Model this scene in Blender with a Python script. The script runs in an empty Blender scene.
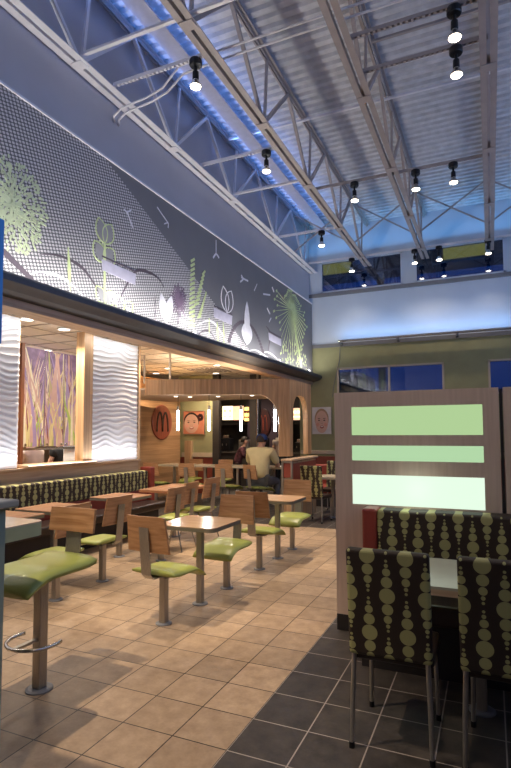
import bpy, bmesh, math, random
from mathutils import Vector, Matrix, noise
random.seed(7)
SC = bpy.context.scene
COL = SC.collection
PI = math.pi
T = 0.33                                   # floor tile pitch in metres

# ------------------------------------------------------------------ camera
F_PX, YAW, PITCH, ROLL, SHY = 527.26, -0.4186, 0.0617, -0.0045, 15.77
CAM = Vector((3.9176 * T, -7.6376 * T, 4.9626 * T))
_cy, _sy = math.cos(YAW), math.sin(YAW)
_f = Vector((_sy, _cy, 0)); _r = Vector((_cy, -_sy, 0)); _u = Vector((0, 0, 1))
_f2 = _f * math.cos(PITCH) + _u * math.sin(PITCH); _u2 = -_f * math.sin(PITCH) + _u * math.cos(PITCH)
_r3 = _r * math.cos(ROLL) + _u2 * math.sin(ROLL); _u3 = -_r * math.sin(ROLL) + _u2 * math.cos(ROLL)
cd = bpy.data.cameras.new('camera'); cam = bpy.data.objects.new('camera', cd); COL.objects.link(cam)
cd.sensor_fit = 'HORIZONTAL'; cd.sensor_width = 36; cd.lens = 36 * F_PX / 511; cd.shift_y = SHY / 511
cd.clip_start = 0.05; cd.clip_end = 200
m = Matrix.Identity(4)
for i in range(3):
    m[i][0], m[i][1], m[i][2], m[i][3] = _r3[i], _u3[i], -_f2[i], CAM[i]
cam.matrix_world = m
SC.camera = cam
def U(px, py, ax, val):
    """the point of the plane axis=val that is seen at a photograph position (used to measure the real place)"""
    d = _f2 + (px - 255.5) / F_PX * _r3 - (py - 384 - SHY) / F_PX * _u3
    return CAM + d * ((val - CAM[ax]) / d[ax])

# ------------------------------------------------------------------ world, exposure, large lights
w = bpy.data.worlds.new('dusk'); SC.world = w; w.use_nodes = True
w.node_tree.nodes['Background'].inputs[0].default_value = (0.012, 0.11, 0.40, 1)
w.node_tree.nodes['Background'].inputs[1].default_value = 0.7
SC.view_settings.view_transform = 'Standard'; SC.view_settings.look = 'None'
SC.view_settings.gamma = 1; SC.view_settings.use_curve_mapping = False
SC.view_settings.exposure = 0.12

def area(name, loc, aim, sx, sy, power, color, spread=180):
    l = bpy.data.lights.new(name, 'AREA'); l.shape = 'RECTANGLE'; l.size = sx; l.size_y = sy
    l.energy = power; l.color = color; l.spread = math.radians(spread)
    o = bpy.data.objects.new(name, l); COL.objects.link(o); o.location = loc
    o.rotation_euler = Vector(aim).to_track_quat('-Z', 'Y').to_euler()
    return o
def spot(name, loc, aim, power, color, angle=90, blend=.5, r=.05):
    l = bpy.data.lights.new(name, 'SPOT'); l.energy = power; l.color = color
    l.spot_size = math.radians(angle); l.spot_blend = blend; l.shadow_soft_size = r
    o = bpy.data.objects.new(name, l); COL.objects.link(o); o.location = loc
    o.rotation_euler = Vector(aim).to_track_quat('-Z', 'Y').to_euler()
    return o
def point(name, loc, power, color, r=.04):
    l = bpy.data.lights.new(name, 'POINT'); l.energy = power; l.color = color; l.shadow_soft_size = r
    o = bpy.data.objects.new(name, l); COL.objects.link(o); o.location = loc; return o
BLUE = (0.10, 0.30, 1.0); WARM = (1.0, 0.80, 0.58); WHITE = (1.0, 0.95, 0.88); COOL = (0.55, 0.68, 1.0)
def longlight(name, loc, up, length, width, power, color, axis='Y', spread=180):
    o = area(name, loc, up, width, length, power, color, spread)
    z = -Vector(up).normalized()
    y = Vector((0, 1, 0)) if axis == 'Y' else Vector((1, 0, 0))
    x = y.cross(z).normalized(); y = z.cross(x)
    mm = Matrix.Identity(4)
    for i in range(3): mm[i][0], mm[i][1], mm[i][2], mm[i][3] = x[i], y[i], z[i], loc[i]
    o.matrix_world = mm
    return o
longlight('cove_light', (-2.98, 3.6, 7.12), (0.35, 0, 1), 14, .05, 26, BLUE)
longlight('cove_light', (-2.50, 3.6, 7.12), (0.5, 0, 1), 14, .05, 24, BLUE)
longlight('wall_track_light', (-0.2, 11.34, 4.16), (0, .22, 1), 4.4, .05, 15, (.28, .55, 1), 'X')
longlight('upper_cove_light', (-0.2, 11.30, 6.50), (0, -.25, 1), 6.5, .05, 22, (0.10, 0.42, .9), 'X')
longlight('roof_fill', (4.85, 3.0, 5.0), (-1, 0, .62), 14, 2.4, 190, (0.40, 0.56, 1.0))  # added blue fill for the roof deck, placed along the right wall
longlight('panel_top_light', (-4.20, 1.9, 3.17), (-.30, 0, -1), 6.5, .04, 20, (0.93, .95, 1))
longlight('panel_foot_light', (-4.27, 1.9, 1.20), (-.12, 0, 1), 6.5, .03, 22, (0.93, .95, 1))
longlight('mural_shelf_light', (-2.975, 2.8, 3.235), (-.16, 0, 1), 17, .02, 125, (1, .95, .90))
area('ceiling_fill', (-3.8, 7.0, 2.72), (0, 0, 1), 2.2, 1.4, 22, WARM)  # added fill that brightens the low ceiling, no fitting stands for it
longlight('beyond_opening_fill', (-4.85, 4.2, 3.12), (-.35, 0, -1), 1.6, .2, 15, WHITE)  # added to brighten the grass panels
longlight('beyond_opening_fill', (-6.8, 4.5, 3.12), (.25, 0, -1), 2.0, .3, 70, WHITE)  # added to brighten the people behind the grass panels

# ------------------------------------------------------------------ materials
MATS = {}
def new_mat(name):
    mt = bpy.data.materials.new(name); mt.use_nodes = True
    nt = mt.node_tree; b = nt.nodes['Principled BSDF']; MATS[name] = mt
    return mt, nt, b
def mat(name, col, rough=.5, metal=0, var=.08, scale=9, bump=0, bscale=60, emit=None, estr=0, coat=0, aniso=None):
    mt, nt, b = new_mat(name)
    tc = nt.nodes.new('ShaderNodeTexCoord')
    nz = nt.nodes.new('ShaderNodeTexNoise'); nz.inputs['Scale'].default_value = scale; nz.inputs['Detail'].default_value = 4
    src = tc.outputs['Object']
    if aniso:
        mp = nt.nodes.new('ShaderNodeMapping'); mp.inputs['Scale'].default_value = aniso
        nt.links.new(src, mp.inputs[0]); src = mp.outputs[0]
    nt.links.new(src, nz.inputs['Vector'])
    rp = nt.nodes.new('ShaderNodeMapRange'); rp.inputs['From Min'].default_value = .3; rp.inputs['From Max'].default_value = .7
    rp.inputs['To Min'].default_value = 1 - var; rp.inputs['To Max'].default_value = 1 + var
    nt.links.new(nz.outputs[0], rp.inputs[0])
    mx = nt.nodes.new('ShaderNodeVectorMath'); mx.operation = 'SCALE'; mx.inputs[0].default_value = col
    nt.links.new(rp.outputs[0], mx.inputs['Scale']); nt.links.new(mx.outputs[0], b.inputs['Base Color'])
    b.inputs['Roughness'].default_value = rough; b.inputs['Metallic'].default_value = metal
    if coat: b.inputs['Coat Weight'].default_value = coat
    if bump:
        n2 = nt.nodes.new('ShaderNodeTexNoise'); n2.inputs['Scale'].default_value = bscale; nt.links.new(src, n2.inputs['Vector'])
        bp = nt.nodes.new('ShaderNodeBump'); bp.inputs['Strength'].default_value = bump; bp.inputs['Distance'].default_value = .01
        nt.links.new(n2.outputs[0], bp.inputs['Height']); nt.links.new(bp.outputs[0], b.inputs['Normal'])
    if emit:
        b.inputs['Emission Color'].default_value = (*emit, 1); b.inputs['Emission Strength'].default_value = estr
    return mt
def math_n(nt, op, a, b=None, c=None):
    n = nt.nodes.new('ShaderNodeMath'); n.operation = op
    for i, v in enumerate((a, b, c)):
        if v is None: continue
        if isinstance(v, (int, float)): n.inputs[i].default_value = v
        else: nt.links.new(v, n.inputs[i])
    return n.outputs[0]
def mixc(nt, fac, a, b):
    n = nt.nodes.new('ShaderNodeMix'); n.data_type = 'RGBA'
    for s, v in ((n.inputs[0], fac), (n.inputs[6], a), (n.inputs[7], b)):
        if isinstance(v, tuple): s.default_value = (*v, 1) if len(v) == 3 else v
        elif isinstance(v, (int, float)): s.default_value = v
        else: nt.links.new(v, s)
    return n.outputs[2]
def wood(name, c1, c2, axis, rough=.4, scale=1.0, plank=0):
    """grain runs along axis (object space)"""
    mt, nt, b = new_mat(name)
    tc = nt.nodes.new('ShaderNodeTexCoord'); mp = nt.nodes.new('ShaderNodeMapping')
    s = [26 * scale] * 3; s['XYZ'.index(axis)] = 1.3 * scale
    mp.inputs['Scale'].default_value = s; nt.links.new(tc.outputs['Object'], mp.inputs[0])
    nz = nt.nodes.new('ShaderNodeTexNoise'); nz.inputs['Scale'].default_value = 1.5; nz.inputs['Detail'].default_value = 5; nz.inputs['Distortion'].default_value = .6
    nt.links.new(mp.outputs[0], nz.inputs['Vector'])
    r = nt.nodes.new('ShaderNodeMapRange'); r.inputs[1].default_value = .32; r.inputs[2].default_value = .68; nt.links.new(nz.outputs[0], r.inputs[0])
    col = mixc(nt, r.outputs[0], c1, c2)
    if plank:
        sx = nt.nodes.new('ShaderNodeSeparateXYZ'); nt.links.new(tc.outputs['Object'], sx.inputs[0])
        other = 2 if axis != 'Z' else 0
        src = sx.outputs[other]
        if axis == 'Z': src = math_n(nt, 'ADD', sx.outputs[0], sx.outputs[1])
        fl = math_n(nt, 'FLOOR', math_n(nt, 'DIVIDE', src, plank))
        wn = nt.nodes.new('ShaderNodeTexWhiteNoise'); wn.noise_dimensions = '1D'; nt.links.new(fl, wn.inputs['W'])
        k = math_n(nt, 'MULTIPLY_ADD', wn.outputs[0], .35, .8)
        v = nt.nodes.new('ShaderNodeVectorMath'); v.operation = 'SCALE'; nt.links.new(col, v.inputs[0]); nt.links.new(k, v.inputs['Scale'])
        col = v.outputs[0]
    nt.links.new(col, b.inputs['Base Color']); b.inputs['Roughness'].default_value = rough
    return mt
def dots_fabric(name, uaxis, bright=1.0):
    mt, nt, b = new_mat(name)
    tc = nt.nodes.new('ShaderNodeTexCoord'); sp = nt.nodes.new('ShaderNodeSeparateXYZ'); nt.links.new(tc.outputs['Object'], sp.inputs[0])
    colw, per = .096, .40
    u = math_n(nt, 'ADD', math_n(nt, 'DIVIDE', sp.outputs[uaxis], colw), .5)
    cell = math_n(nt, 'FLOOR', u)
    fx = math_n(nt, 'MULTIPLY', math_n(nt, 'SUBTRACT', math_n(nt, 'FRACT', u), .5), colw)
    fx2 = math_n(nt, 'MULTIPLY', fx, fx)
    par = math_n(nt, 'PINGPONG', cell, 1.0)
    zz = math_n(nt, 'ADD', sp.outputs[2], math_n(nt, 'MULTIPLY', par, per / 2))
    v = math_n(nt, 'SUBTRACT', math_n(nt, 'WRAP', zz, per / 2, -per / 2), 0)
    v = math_n(nt, 'ABSOLUTE', v)
    acc = None
    for c, r in ((0, .040), (.070, .0285), (.122, .0205), (.156, .0105), (.180, .0075)):
        d = math_n(nt, 'SUBTRACT', v, c)
        q = math_n(nt, 'ADD', math_n(nt, 'MULTIPLY', d, d), fx2)
        h = math_n(nt, 'LESS_THAN', q, r * r)
        acc = h if acc is None else math_n(nt, 'MAXIMUM', acc, h)
    col = mixc(nt, acc, (.036 * bright, .022 * bright, .013 * bright), (.42 * bright, .40 * bright, .16 * bright))
    nt.links.new(col, b.inputs['Base Color']); b.inputs['Roughness'].default_value = .6
    return mt

def tile_floor():
    mt, nt, b = new_mat('tile_floor')
    g = nt.nodes.new('ShaderNodeNewGeometry'); sp = nt.nodes.new('ShaderNodeSeparateXYZ'); nt.links.new(g.outputs['Position'], sp.inputs[0])
    ux = math_n(nt, 'DIVIDE', sp.outputs[0], T); uy = math_n(nt, 'DIVIDE', sp.outputs[1], T)
    cx = math_n(nt, 'FLOOR', ux); cy = math_n(nt, 'FLOOR', uy)
    ex = math_n(nt, 'ABSOLUTE', math_n(nt, 'SUBTRACT', math_n(nt, 'FRACT', ux), .5))
    ey = math_n(nt, 'ABSOLUTE', math_n(nt, 'SUBTRACT', math_n(nt, 'FRACT', uy), .5))
    grout = math_n(nt, 'GREATER_THAN', math_n(nt, 'MAXIMUM', ex, ey), .489)
    dark = math_n(nt, 'MAXIMUM', math_n(nt, 'GREATER_THAN', cx, -.5), math_n(nt, 'GREATER_THAN', cy, 18.5))
    cb = nt.nodes.new('ShaderNodeCombineXYZ'); nt.links.new(cx, cb.inputs[0]); nt.links.new(cy, cb.inputs[1])
    wn = nt.nodes.new('ShaderNodeTexWhiteNoise'); nt.links.new(cb.outputs[0], wn.inputs['Vector'])
    n1 = nt.nodes.new('ShaderNodeTexNoise'); n1.inputs['Scale'].default_value = 9; n1.inputs['Detail'].default_value = 8; n1.inputs['Roughness'].default_value = .65
    nt.links.new(g.outputs['Position'], n1.inputs['Vector'])
    n2 = nt.nodes.new('ShaderNodeTexNoise'); n2.inputs['Scale'].default_value = 55; n2.inputs['Detail'].default_value = 4
    nt.links.new(g.outputs['Position'], n2.inputs['Vector'])
    m1 = nt.nodes.new('ShaderNodeMapRange'); m1.inputs[1].default_value = .3; m1.inputs[2].default_value = .7; nt.links.new(n1.outputs[0], m1.inputs[0])
    lc = mixc(nt, m1.outputs[0], (.32, .215, .130), (.50, .36, .235))
    dc = mixc(nt, m1.outputs[0], (.026, .022, .020), (.085, .070, .060))
    tile = mixc(nt, dark, lc, dc)
    k = math_n(nt, 'ADD', math_n(nt, 'MULTIPLY', wn.outputs[0], .30), .70)
    k = math_n(nt, 'ADD', k, math_n(nt, 'MULTIPLY', n2.outputs[0], .26))
    v = nt.nodes.new('ShaderNodeVectorMath'); v.operation = 'SCALE'; nt.links.new(tile, v.inputs[0]); nt.links.new(k, v.inputs['Scale'])
    gc = mixc(nt, dark, (.045, .03, .02), (.36, .31, .27))
    col = mixc(nt, grout, v.outputs[0], gc)
    nt.links.new(col, b.inputs['Base Color'])
    nt.links.new(math_n(nt, 'MULTIPLY_ADD', n1.outputs[0], .3, .34), b.inputs['Roughness'])
    bp = nt.nodes.new('ShaderNodeBump'); bp.inputs['Strength'].default_value = .35; bp.inputs['Distance'].default_value = .004
    nt.links.new(math_n(nt, 'SUBTRACT', n1.outputs[0], math_n(nt, 'MULTIPLY', grout, .8)), bp.inputs['Height']); nt.links.new(bp.outputs[0], b.inputs['Normal'])
    return mt
def mural_mat():
    mt, nt, b = new_mat('mural_print')
    g = nt.nodes.new('ShaderNodeNewGeometry'); sp = nt.nodes.new('ShaderNodeSeparateXYZ'); nt.links.new(g.outputs['Position'], sp.inputs[0])
    y, z = sp.outputs[1], sp.outputs[2]
    pit = .052
    a = math_n(nt, 'DIVIDE', math_n(nt, 'ADD', y, math_n(nt, 'MULTIPLY', z, .35)), pit)
    c = math_n(nt, 'DIVIDE', math_n(nt, 'SUBTRACT', z, math_n(nt, 'MULTIPLY', y, .25)), pit * .75)
    fa = math_n(nt, 'SUBTRACT', math_n(nt, 'FRACT', a), .5); fc = math_n(nt, 'SUBTRACT', math_n(nt, 'FRACT', c), .5)
    d = math_n(nt, 'SQRT', math_n(nt, 'ADD', math_n(nt, 'MULTIPLY', fa, fa), math_n(nt, 'MULTIPLY', fc, fc)))
    dot = math_n(nt, 'LESS_THAN', d, .38)
    # edge of the dotted field: falls from the top near y=3 to the ledge near y=7.5
    lim = math_n(nt, 'ADD', math_n(nt, 'MULTIPLY', math_n(nt, 'SUBTRACT', y, 3.0), -.42), 5.13)
    inside = math_n(nt, 'LESS_THAN', z, lim)
    nz = nt.nodes.new('ShaderNodeTexNoise'); nz.inputs['Scale'].default_value = 1.4; nt.links.new(g.outputs['Position'], nz.inputs['Vector'])
    base = mixc(nt, nz.outputs[0], (.15, .15, .165), (.20, .20, .215))
    field = mixc(nt, dot, (.125, .125, .135), (.60, .58, .59))
    nt.links.new(mixc(nt, inside, base, field), b.inputs['Base Color']); b.inputs['Roughness'].default_value = .55
    return mt

M_FLOOR = tile_floor(); M_MURAL = mural_mat()
M_DOTX = dots_fabric('dot_fabric_wide', 0); M_DOTY = dots_fabric('dot_fabric_long', 1, 1.25)
M_GREYWALL = mat('grey_wall', (.52, .50, .53), .8, var=.04, scale=1.5)
M_OLIVE = mat('olive_wall', (.34, .33, .17), .8, var=.06, scale=4)
M_WHITEWALL = mat('white_wall', (.56, .62, .70), .75, var=.03, scale=2)
M_TRIM = mat('grey_trim', (.20, .20, .21), .5, var=.04)
M_DECK = mat('deck_metal', (.60, .60, .62), .5, .1, var=.14, scale=6)
M_STEEL = mat('joist_paint', (.40, .35, .33), .45, .1, var=.08, scale=6)
M_STEELL = mat('pale_lit_steel', (.80, .78, .80), .4, .1, var=.06, scale=6)  # wall joist whitened: mural light put into the colour; pale conduits share it
M_BLACK = mat('black_metal', (.012, .012, .014), .35, .3, var=.1)
M_CHROME = mat('chrome', (.62, .61, .58), .22, 1, var=.04)
M_BRUSH = mat('brushed_steel', (.42, .39, .34), .42, .85, var=.12, scale=14, aniso=(20, 20, 1))
M_CEIL = mat('ceiling_tile', (.78, .74, .65), .85, var=.04)
M_GREEN = mat('green_vinyl', (.33, .37, .085), .36, var=.06, scale=4, bump=.05, bscale=90, coat=.15)
M_BROWN = mat('brown_vinyl', (.035, .02, .016), .32, var=.1, scale=5)
M_REDV = mat('red_vinyl', (.30, .05, .032), .4, var=.1, scale=5)
M_REDP = mat('red_paint', (.30, .06, .035), .6, var=.06, scale=4)
M_BASE = mat('dark_base', (.018, .014, .014), .5, var=.1)
M_WCHAIR = wood('chair_wood', (.36, .17, .07), (.56, .31, .15), 'X', .38)
M_WPALE_X = wood('pale_wood_x', (.46, .31, .19), (.62, .45, .30), 'X', .5, .7)
M_WPALE_Y = wood('pale_wood_y', (.46, .31, .19), (.62, .45, .30), 'Y', .5, .7)
M_WPALE_Z = wood('pale_wood_z', (.44, .27, .14), (.60, .40, .23), 'Z', .5, .7, .06)
M_WSTRIP = wood('strip_wood', (.42, .23, .10), (.60, .37, .19), 'Z', .45, .8, .05)
M_WHORIZ = wood('panel_wood', (.40, .22, .10), (.52, .31, .16), 'Y', .5, .6, .12)
M_DIVW = wood('divider_wood', (.54, .41, .32), (.62, .48, .385), 'Z', .5, .8)
M_TABLE = wood('table_laminate', (.46, .29, .17), (.60, .41, .26), 'X', .16, .8)
M_TABLER = wood('rosy_table_laminate', (.46, .24, .13), (.62, .36, .22), 'Y', .2, .8)
M_CREAM = mat('cream_laminate', (.62, .52, .38), .2, var=.04)
M_WHITEP = mat('white_plaster', (.74, .74, .75), .5, var=.02)
M_EDGE = mat('grey_edge', (.19, .17, .12), .45, var=.06)
M_EMW = mat('bulb_glow', (1, .9, .75), emit=(1, .86, .66), estr=14)
M_EMT = mat('tube_glow', (.9, .95, 1), emit=(.85, .93, 1), estr=5)
M_EMC = mat('downlight_glow', (1, .95, .85), emit=(1, .9, .74), estr=6)
M_BLUEP = mat('blue_panel', (.008, .10, .36), .35, var=.05, emit=(.01, .12, .42), estr=.25)
M_DARK = mat('dark_interior', (.045, .038, .032), .5, var=.2, scale=3)

# ------------------------------------------------------------------ builders
def link_mesh(name, bm, mt, parent=None, loc=None, smooth=False):
    me = bpy.data.meshes.new(name)
    bmesh.ops.recalc_face_normals(bm, faces=bm.faces)
    bm.to_mesh(me); bm.free()
    for mm in (mt if isinstance(mt, (list, tuple)) else [mt]): me.materials.append(mm)
    if smooth:
        for p in me.polygons: p.use_smooth = True
    o = bpy.data.objects.new(name, me); COL.objects.link(o)
    if parent: o.parent = parent
    if loc: o.location = loc
    return o
def thing(name, label, cat, loc=(0, 0, 0), rz=0, group=None):
    o = bpy.data.objects.new(name, None); COL.objects.link(o); o.empty_display_size = .1
    o.location = loc; o.rotation_euler = (0, 0, rz)
    return tag(o, label, cat, group)
def tag(o, label, cat, group=None):
    o['label'] = label; o['category'] = cat
    if group: o['group'] = group
    return o
def struct(o): o['kind'] = 'structure'; return o
def B(): return bmesh.new()
def bx(bm, x0, x1, y0, y1, z0, z1, bev=0, seg=2, mi=0):
    vs = [bm.verts.new((x, y, z)) for x in (x0, x1) for y in (y0, y1) for z in (z0, z1)]
    fs = [bm.faces.new([vs[i] for i in q]) for q in ((0, 1, 3, 2), (4, 6, 7, 5), (0, 4, 5, 1), (2, 3, 7, 6), (0, 2, 6, 4), (1, 5, 7, 3))]
    for f in fs: f.material_index = mi
    if bev:
        es = list({e for f in fs for e in f.edges})
        bmesh.ops.bevel(bm, geom=es, offset=bev, segments=seg, profile=.5, affect='EDGES')
    return bm
def box(name, b6, mt, parent=None, bev=0, seg=2):
    return link_mesh(name, bx(B(), *b6, bev=bev, seg=seg), mt, parent)
def tube(bm, pts, r, n=8, closed=False, rs=None):
    pts = [Vector(p) for p in pts]; rings = []
    N = len(pts)
    for i, p in enumerate(pts):
        a = pts[(i - 1) % N] if (i or closed) else pts[0]
        b = pts[(i + 1) % N] if (i < N - 1 or closed) else pts[-1]
        t = (b - a).normalized()
        ref = Vector((0, 0, 1)) if abs(t.z) < .95 else Vector((1, 0, 0))
        s = t.cross(ref).normalized(); q = s.cross(t)
        rr = rs[i] if rs else r
        rings.append([bm.verts.new(p + (s * math.cos(2 * PI * k / n) + q * math.sin(2 * PI * k / n)) * rr) for k in range(n)])
    for i in range(N if closed else N - 1):
        A, C = rings[i], rings[(i + 1) % N]
        for k in range(n): bm.faces.new((A[k], A[(k + 1) % n], C[(k + 1) % n], C[k]))
    if not closed:
        bm.faces.new(rings[0][::-1]); bm.faces.new(rings[-1])
    return bm
def lathe(bm, prof, n=20, c=(0, 0, 0), axis='Z'):
    rings = []
    def P(r, h, a):
        x, y = r * math.cos(a), r * math.sin(a)
        v = {'Z': (x, y, h), 'Y': (x, h, y), 'X': (h, x, y)}[axis]
        return Vector(c) + Vector(v)
    for r, h in prof: rings.append([bm.verts.new(P(max(r, .0005), h, 2 * PI * k / n)) for k in range(n)])
    for A, C in zip(rings, rings[1:]):
        for k in range(n): bm.faces.new((A[k], A[(k + 1) % n], C[(k + 1) % n], C[k]))
    bm.faces.new(rings[0][::-1]); bm.faces.new(rings[-1])
    return bm
def bar(bm, a, b, wd, ht=None):
    """rectangular bar between two points"""
    a, b = Vector(a), Vector(b); t = (b - a).normalized(); ht = ht or wd
    ref = Vector((0, 0, 1)) if abs(t.z) < .97 else Vector((0, 1, 0))
    s = t.cross(ref).normalized() * wd / 2; q = s.cross(t).normalized() * ht / 2
    vs = [bm.verts.new(p + i * s + j * q) for p in (a, b) for i, j in ((-1, -1), (1, -1), (1, 1), (-1, 1))]
    for f in ((3, 2, 1, 0), (4, 5, 6, 7), (0, 1, 5, 4), (1, 2, 6, 5), (2, 3, 7, 6), (3, 0, 4, 7)): bm.faces.new([vs[i] for i in f])
    return bm
def slab(bm, outline, z0, z1, bev=0, mi=0):
    lo = [bm.verts.new((x, y, z0)) for x, y in outline]; hi = [bm.verts.new((x, y, z1)) for x, y in outline]
    n = len(outline); fs = [bm.faces.new(lo[::-1]), bm.faces.new(hi)]
    for k in range(n): fs.append(bm.faces.new((lo[k], lo[(k + 1) % n], hi[(k + 1) % n], hi[k])))
    for f in fs: f.material_index = mi
    if bev:
        es = list({e for f in fs[:2] for e in f.edges})
        bmesh.ops.bevel(bm, geom=es, offset=bev, segments=2, affect='EDGES')
    return bm
def rrect(x0, x1, y0, y1, r, n=6):
    out = []
    for cx, cy, a0 in ((x1 - r, y1 - r, 0), (x0 + r, y1 - r, PI / 2), (x0 + r, y0 + r, PI), (x1 - r, y0 + r, 1.5 * PI)):
        for k in range(n + 1):
            a = a0 + PI / 2 * k / n; out.append((cx + r * math.cos(a), cy + r * math.sin(a)))
    return out
def copy_tree(o, parent=None):
    c = o.copy(); COL.objects.link(c)
    if parent: c.parent = parent
    for ch in list(o.children): copy_tree(ch, c)
    return c
def arc(cx, cy, r, a0, a1, n=12): return [(cx + r * math.cos(a0 + (a1 - a0) * k / n), cy + r * math.sin(a0 + (a1 - a0) * k / n)) for k in range(n + 1)]

# ================================================================== STRUCTURE
REAR = 11.6
struct(box('floor', (-10, 5, -6, 15, -.12, 0), M_FLOOR))
# left upper wall (above the dining area)
struct(box('wall_left', (-3.5, -3.3, -6, REAR, 3.04, 7.5), M_GREYWALL))
# rear wall, one mesh with openings, coloured in bands
def rear_piece(name, x0, x1, z0, z1, mt, y0=REAR, y1=REAR + .2): return struct(box(name, (x0, x1, y0, y1, z0, z1), mt))
bm = B()   # upper grey-blue part round the clerestory panes
for q in ((-3.3, -2.97, 5.42, 7.5), (-.71, -.41, 5.42, 7.5), (1.75, 2.05, 5.42, 7.5), (4.4, 5, 5.42, 7.5), (-2.97, -.71, 6.42, 7.5), (-.41, 1.75, 6.42, 7.5), (2.05, 4.4, 6.42, 7.5)):
    bx(bm, q[0], q[1], REAR, REAR + .2, q[2], q[3])
struct(link_mesh('wall_rear', bm, M_WHITEWALL))
rear_piece('wall_rear.001', -3.3, 5, 4.08, 5.42, M_WHITEWALL)
bm = B()
WZ = 2.55
for q in ((-3.62, -2.53, WZ, 4.08), (.26, 1.28, WZ, 4.08), (4.0, 5, WZ, 4.08), (-2.53, .26, 3.4, 4.08), (1.28, 4.0, 3.4, 4.08), (-3.62, 5, .97, WZ)):
    bx(bm, q[0], q[1], REAR, REAR + .2, q[2], q[3])
struct(link_mesh('wall_rear.002', bm, M_OLIVE))
rear_piece('wall_rear.003', -3.62, 5, 0, .97, M_REDP)
struct(box('trim_1', (-3.3, 5, REAR - .05, REAR, 5.42, 5.52), M_TRIM))
struct(box('trim_2', (-3.3, 5, REAR - .03, REAR, 3.98, 4.08), M_TRIM))
struct(box('trim_3', (-3.6, 5, REAR - .04, REAR, 1.03, 1.13), M_CREAM, bev=.01))
# windows of the rear wall
M_PANE, ntp, bp_ = new_mat('dark_pane')
tr_ = ntp.nodes.new('ShaderNodeBsdfTransparent'); tr_.inputs[0].default_value = (.30, .42, .60, 1)
gl_ = ntp.nodes.new('ShaderNodeBsdfGlossy'); gl_.inputs['Roughness'].default_value = .03
mx_ = ntp.nodes.new('ShaderNodeMixShader'); mx_.inputs[0].default_value = .14
ntp.links.new(tr_.outputs[0], mx_.inputs[1]); ntp.links.new(gl_.outputs[0], mx_.inputs[2]); ntp.links.new(mx_.outputs[0], ntp.nodes['Material Output'].inputs[0])
def window(n, x0, x1, z0, z1, mull, fm=M_TRIM):
    b = B(); y0, y1 = REAR - .02, REAR + .1; t = .05
    for q in ((x0, x1, z0, z0 + t), (x0, x1, z1 - t, z1), (x0, x0 + t, z0, z1), (x1 - t, x1, z0, z1)): bx(b, q[0], q[1], y0, y1, q[2], q[3])
    for mx in mull: bx(b, mx - .025, mx + .025, y0, y1, z0, z1)
    o = struct(link_mesh('window_%d' % n, b, fm))
    link_mesh('window_pane', bx(B(), x0 + t, x1 - t, REAR + .04, REAR + .05, z0 + t, z1 - t), M_PANE, o)
    return o
window(1, -2.97, -.71, 5.52, 6.42, [], M_WHITEWALL); window(2, -.41, 1.75, 5.52, 6.42, [], M_WHITEWALL); window(3, 2.05, 4.4, 5.52, 6.42, [], M_WHITEWALL)
window(4, -2.53, .26, WZ, 3.4, [-1.12], M_CREAM); window(5, 1.28, 4.0, WZ, 3.4, [2.6], M_CREAM)
# right and back walls with high window openings that let the dusk in
bm = B()
for q in ((-6, REAR + .2, 0, 3.6), (-6, REAR + .2, 6.4, 7.5), (-6, -4.5, 3.6, 6.4), (0, .4, 3.6, 6.4), (5, 5.4, 3.6, 6.4), (10.5, REAR + .2, 3.6, 6.4)):
    bx(bm, 5, 5.2, q[0], q[1], q[2], q[3])
struct(link_mesh('wall_right', bm, M_GREYWALL))
struct(box('wall_front', (-10, 5.2, -6.2, -6, 0, 7.5), M_GREYWALL))
# ribbed roof deck
bm = B(); prof = []; y = -6.0; zb = 7.34
while y < REAR + .1:
    prof += [(y, zb), (y + .085, zb), (y + .11, zb + .05), (y + .155, zb + .05)]; y += .18
a = [bm.verts.new((-3.4, p[0], p[1])) for p in prof]; c = [bm.verts.new((5.2, p[0], p[1])) for p in prof]
a2 = [bm.verts.new((-3.4, p[0], zb + .12)) for p in prof]; c2 = [bm.verts.new((5.2, p[0], zb + .12)) for p in prof]
for i in range(len(prof) - 1):
    bm.faces.new((a[i], a[i + 1], c[i + 1], c[i])); bm.faces.new((a2[i], a2[i + 1], c2[i + 1], c2[i]))
struct(link_mesh('ceiling', bm, M_DECK))
# low ceiling of the dining side: tiles in a grid
bm = B()
bx(bm, -10, -3.32, -6, 14.2, 3.20, 3.3)
bx(bm, -3.32, -2.0, REAR + .2, 14.2, 3.20, 3.3)
struct(link_mesh('ceiling.001', bm, M_CEIL))
bm = B()
x = -9.8
while x < -3.4: bx(bm, x - .012, x + .012, -5.9, 14.1, 3.192, 3.2); x += .62
y = -5.6
while y < 14: bx(bm, -9.9, -3.4, y - .012, y + .012, 3.190, 3.2); y += .62
struct(link_mesh('trim_4', bm, mat('ceiling_grid', (.40, .37, .32), .7)))
# carved-panel wall between bench and the room beyond
XW = -4.4
bm = B()
bx(bm, XW - .14, XW, -6, 5.17, .09, 1.15)
struct(link_mesh('wall_dining', bm, M_WPALE_Y))
struct(box('trim_5', (XW - .14, XW + .05, -6, 5.2, 1.15, 1.175), M_WPALE_Y))
struct(box('wall_dining.001', (XW - .14, XW - .034, -6, 2.60, 1.175, 3.2), M_WPALE_Z))
struct(box('wall_dining.002', (XW - .14, XW - .034, 3.97, 5.17, 1.175, 3.2), M_WPALE_Z))
struct(box('trim_6', (XW - .14, XW + .02, 3.77, 3.965, 1.175, 3.2), M_WPALE_Z))
struct(box('trim_7', (XW - .2, XW + .10, 2.66, 3.99, 1.176, 1.215), M_WPALE_Y, bev=.006))
struct(box('trim_8', (XW - .12, XW + .0, 5.17, 5.22, 0, 3.2), M_WPALE_Z))
struct(box('trim_9', (-3.5, -3.22, -6, REAR, 2.95, 3.04), M_WPALE_Y))
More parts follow.
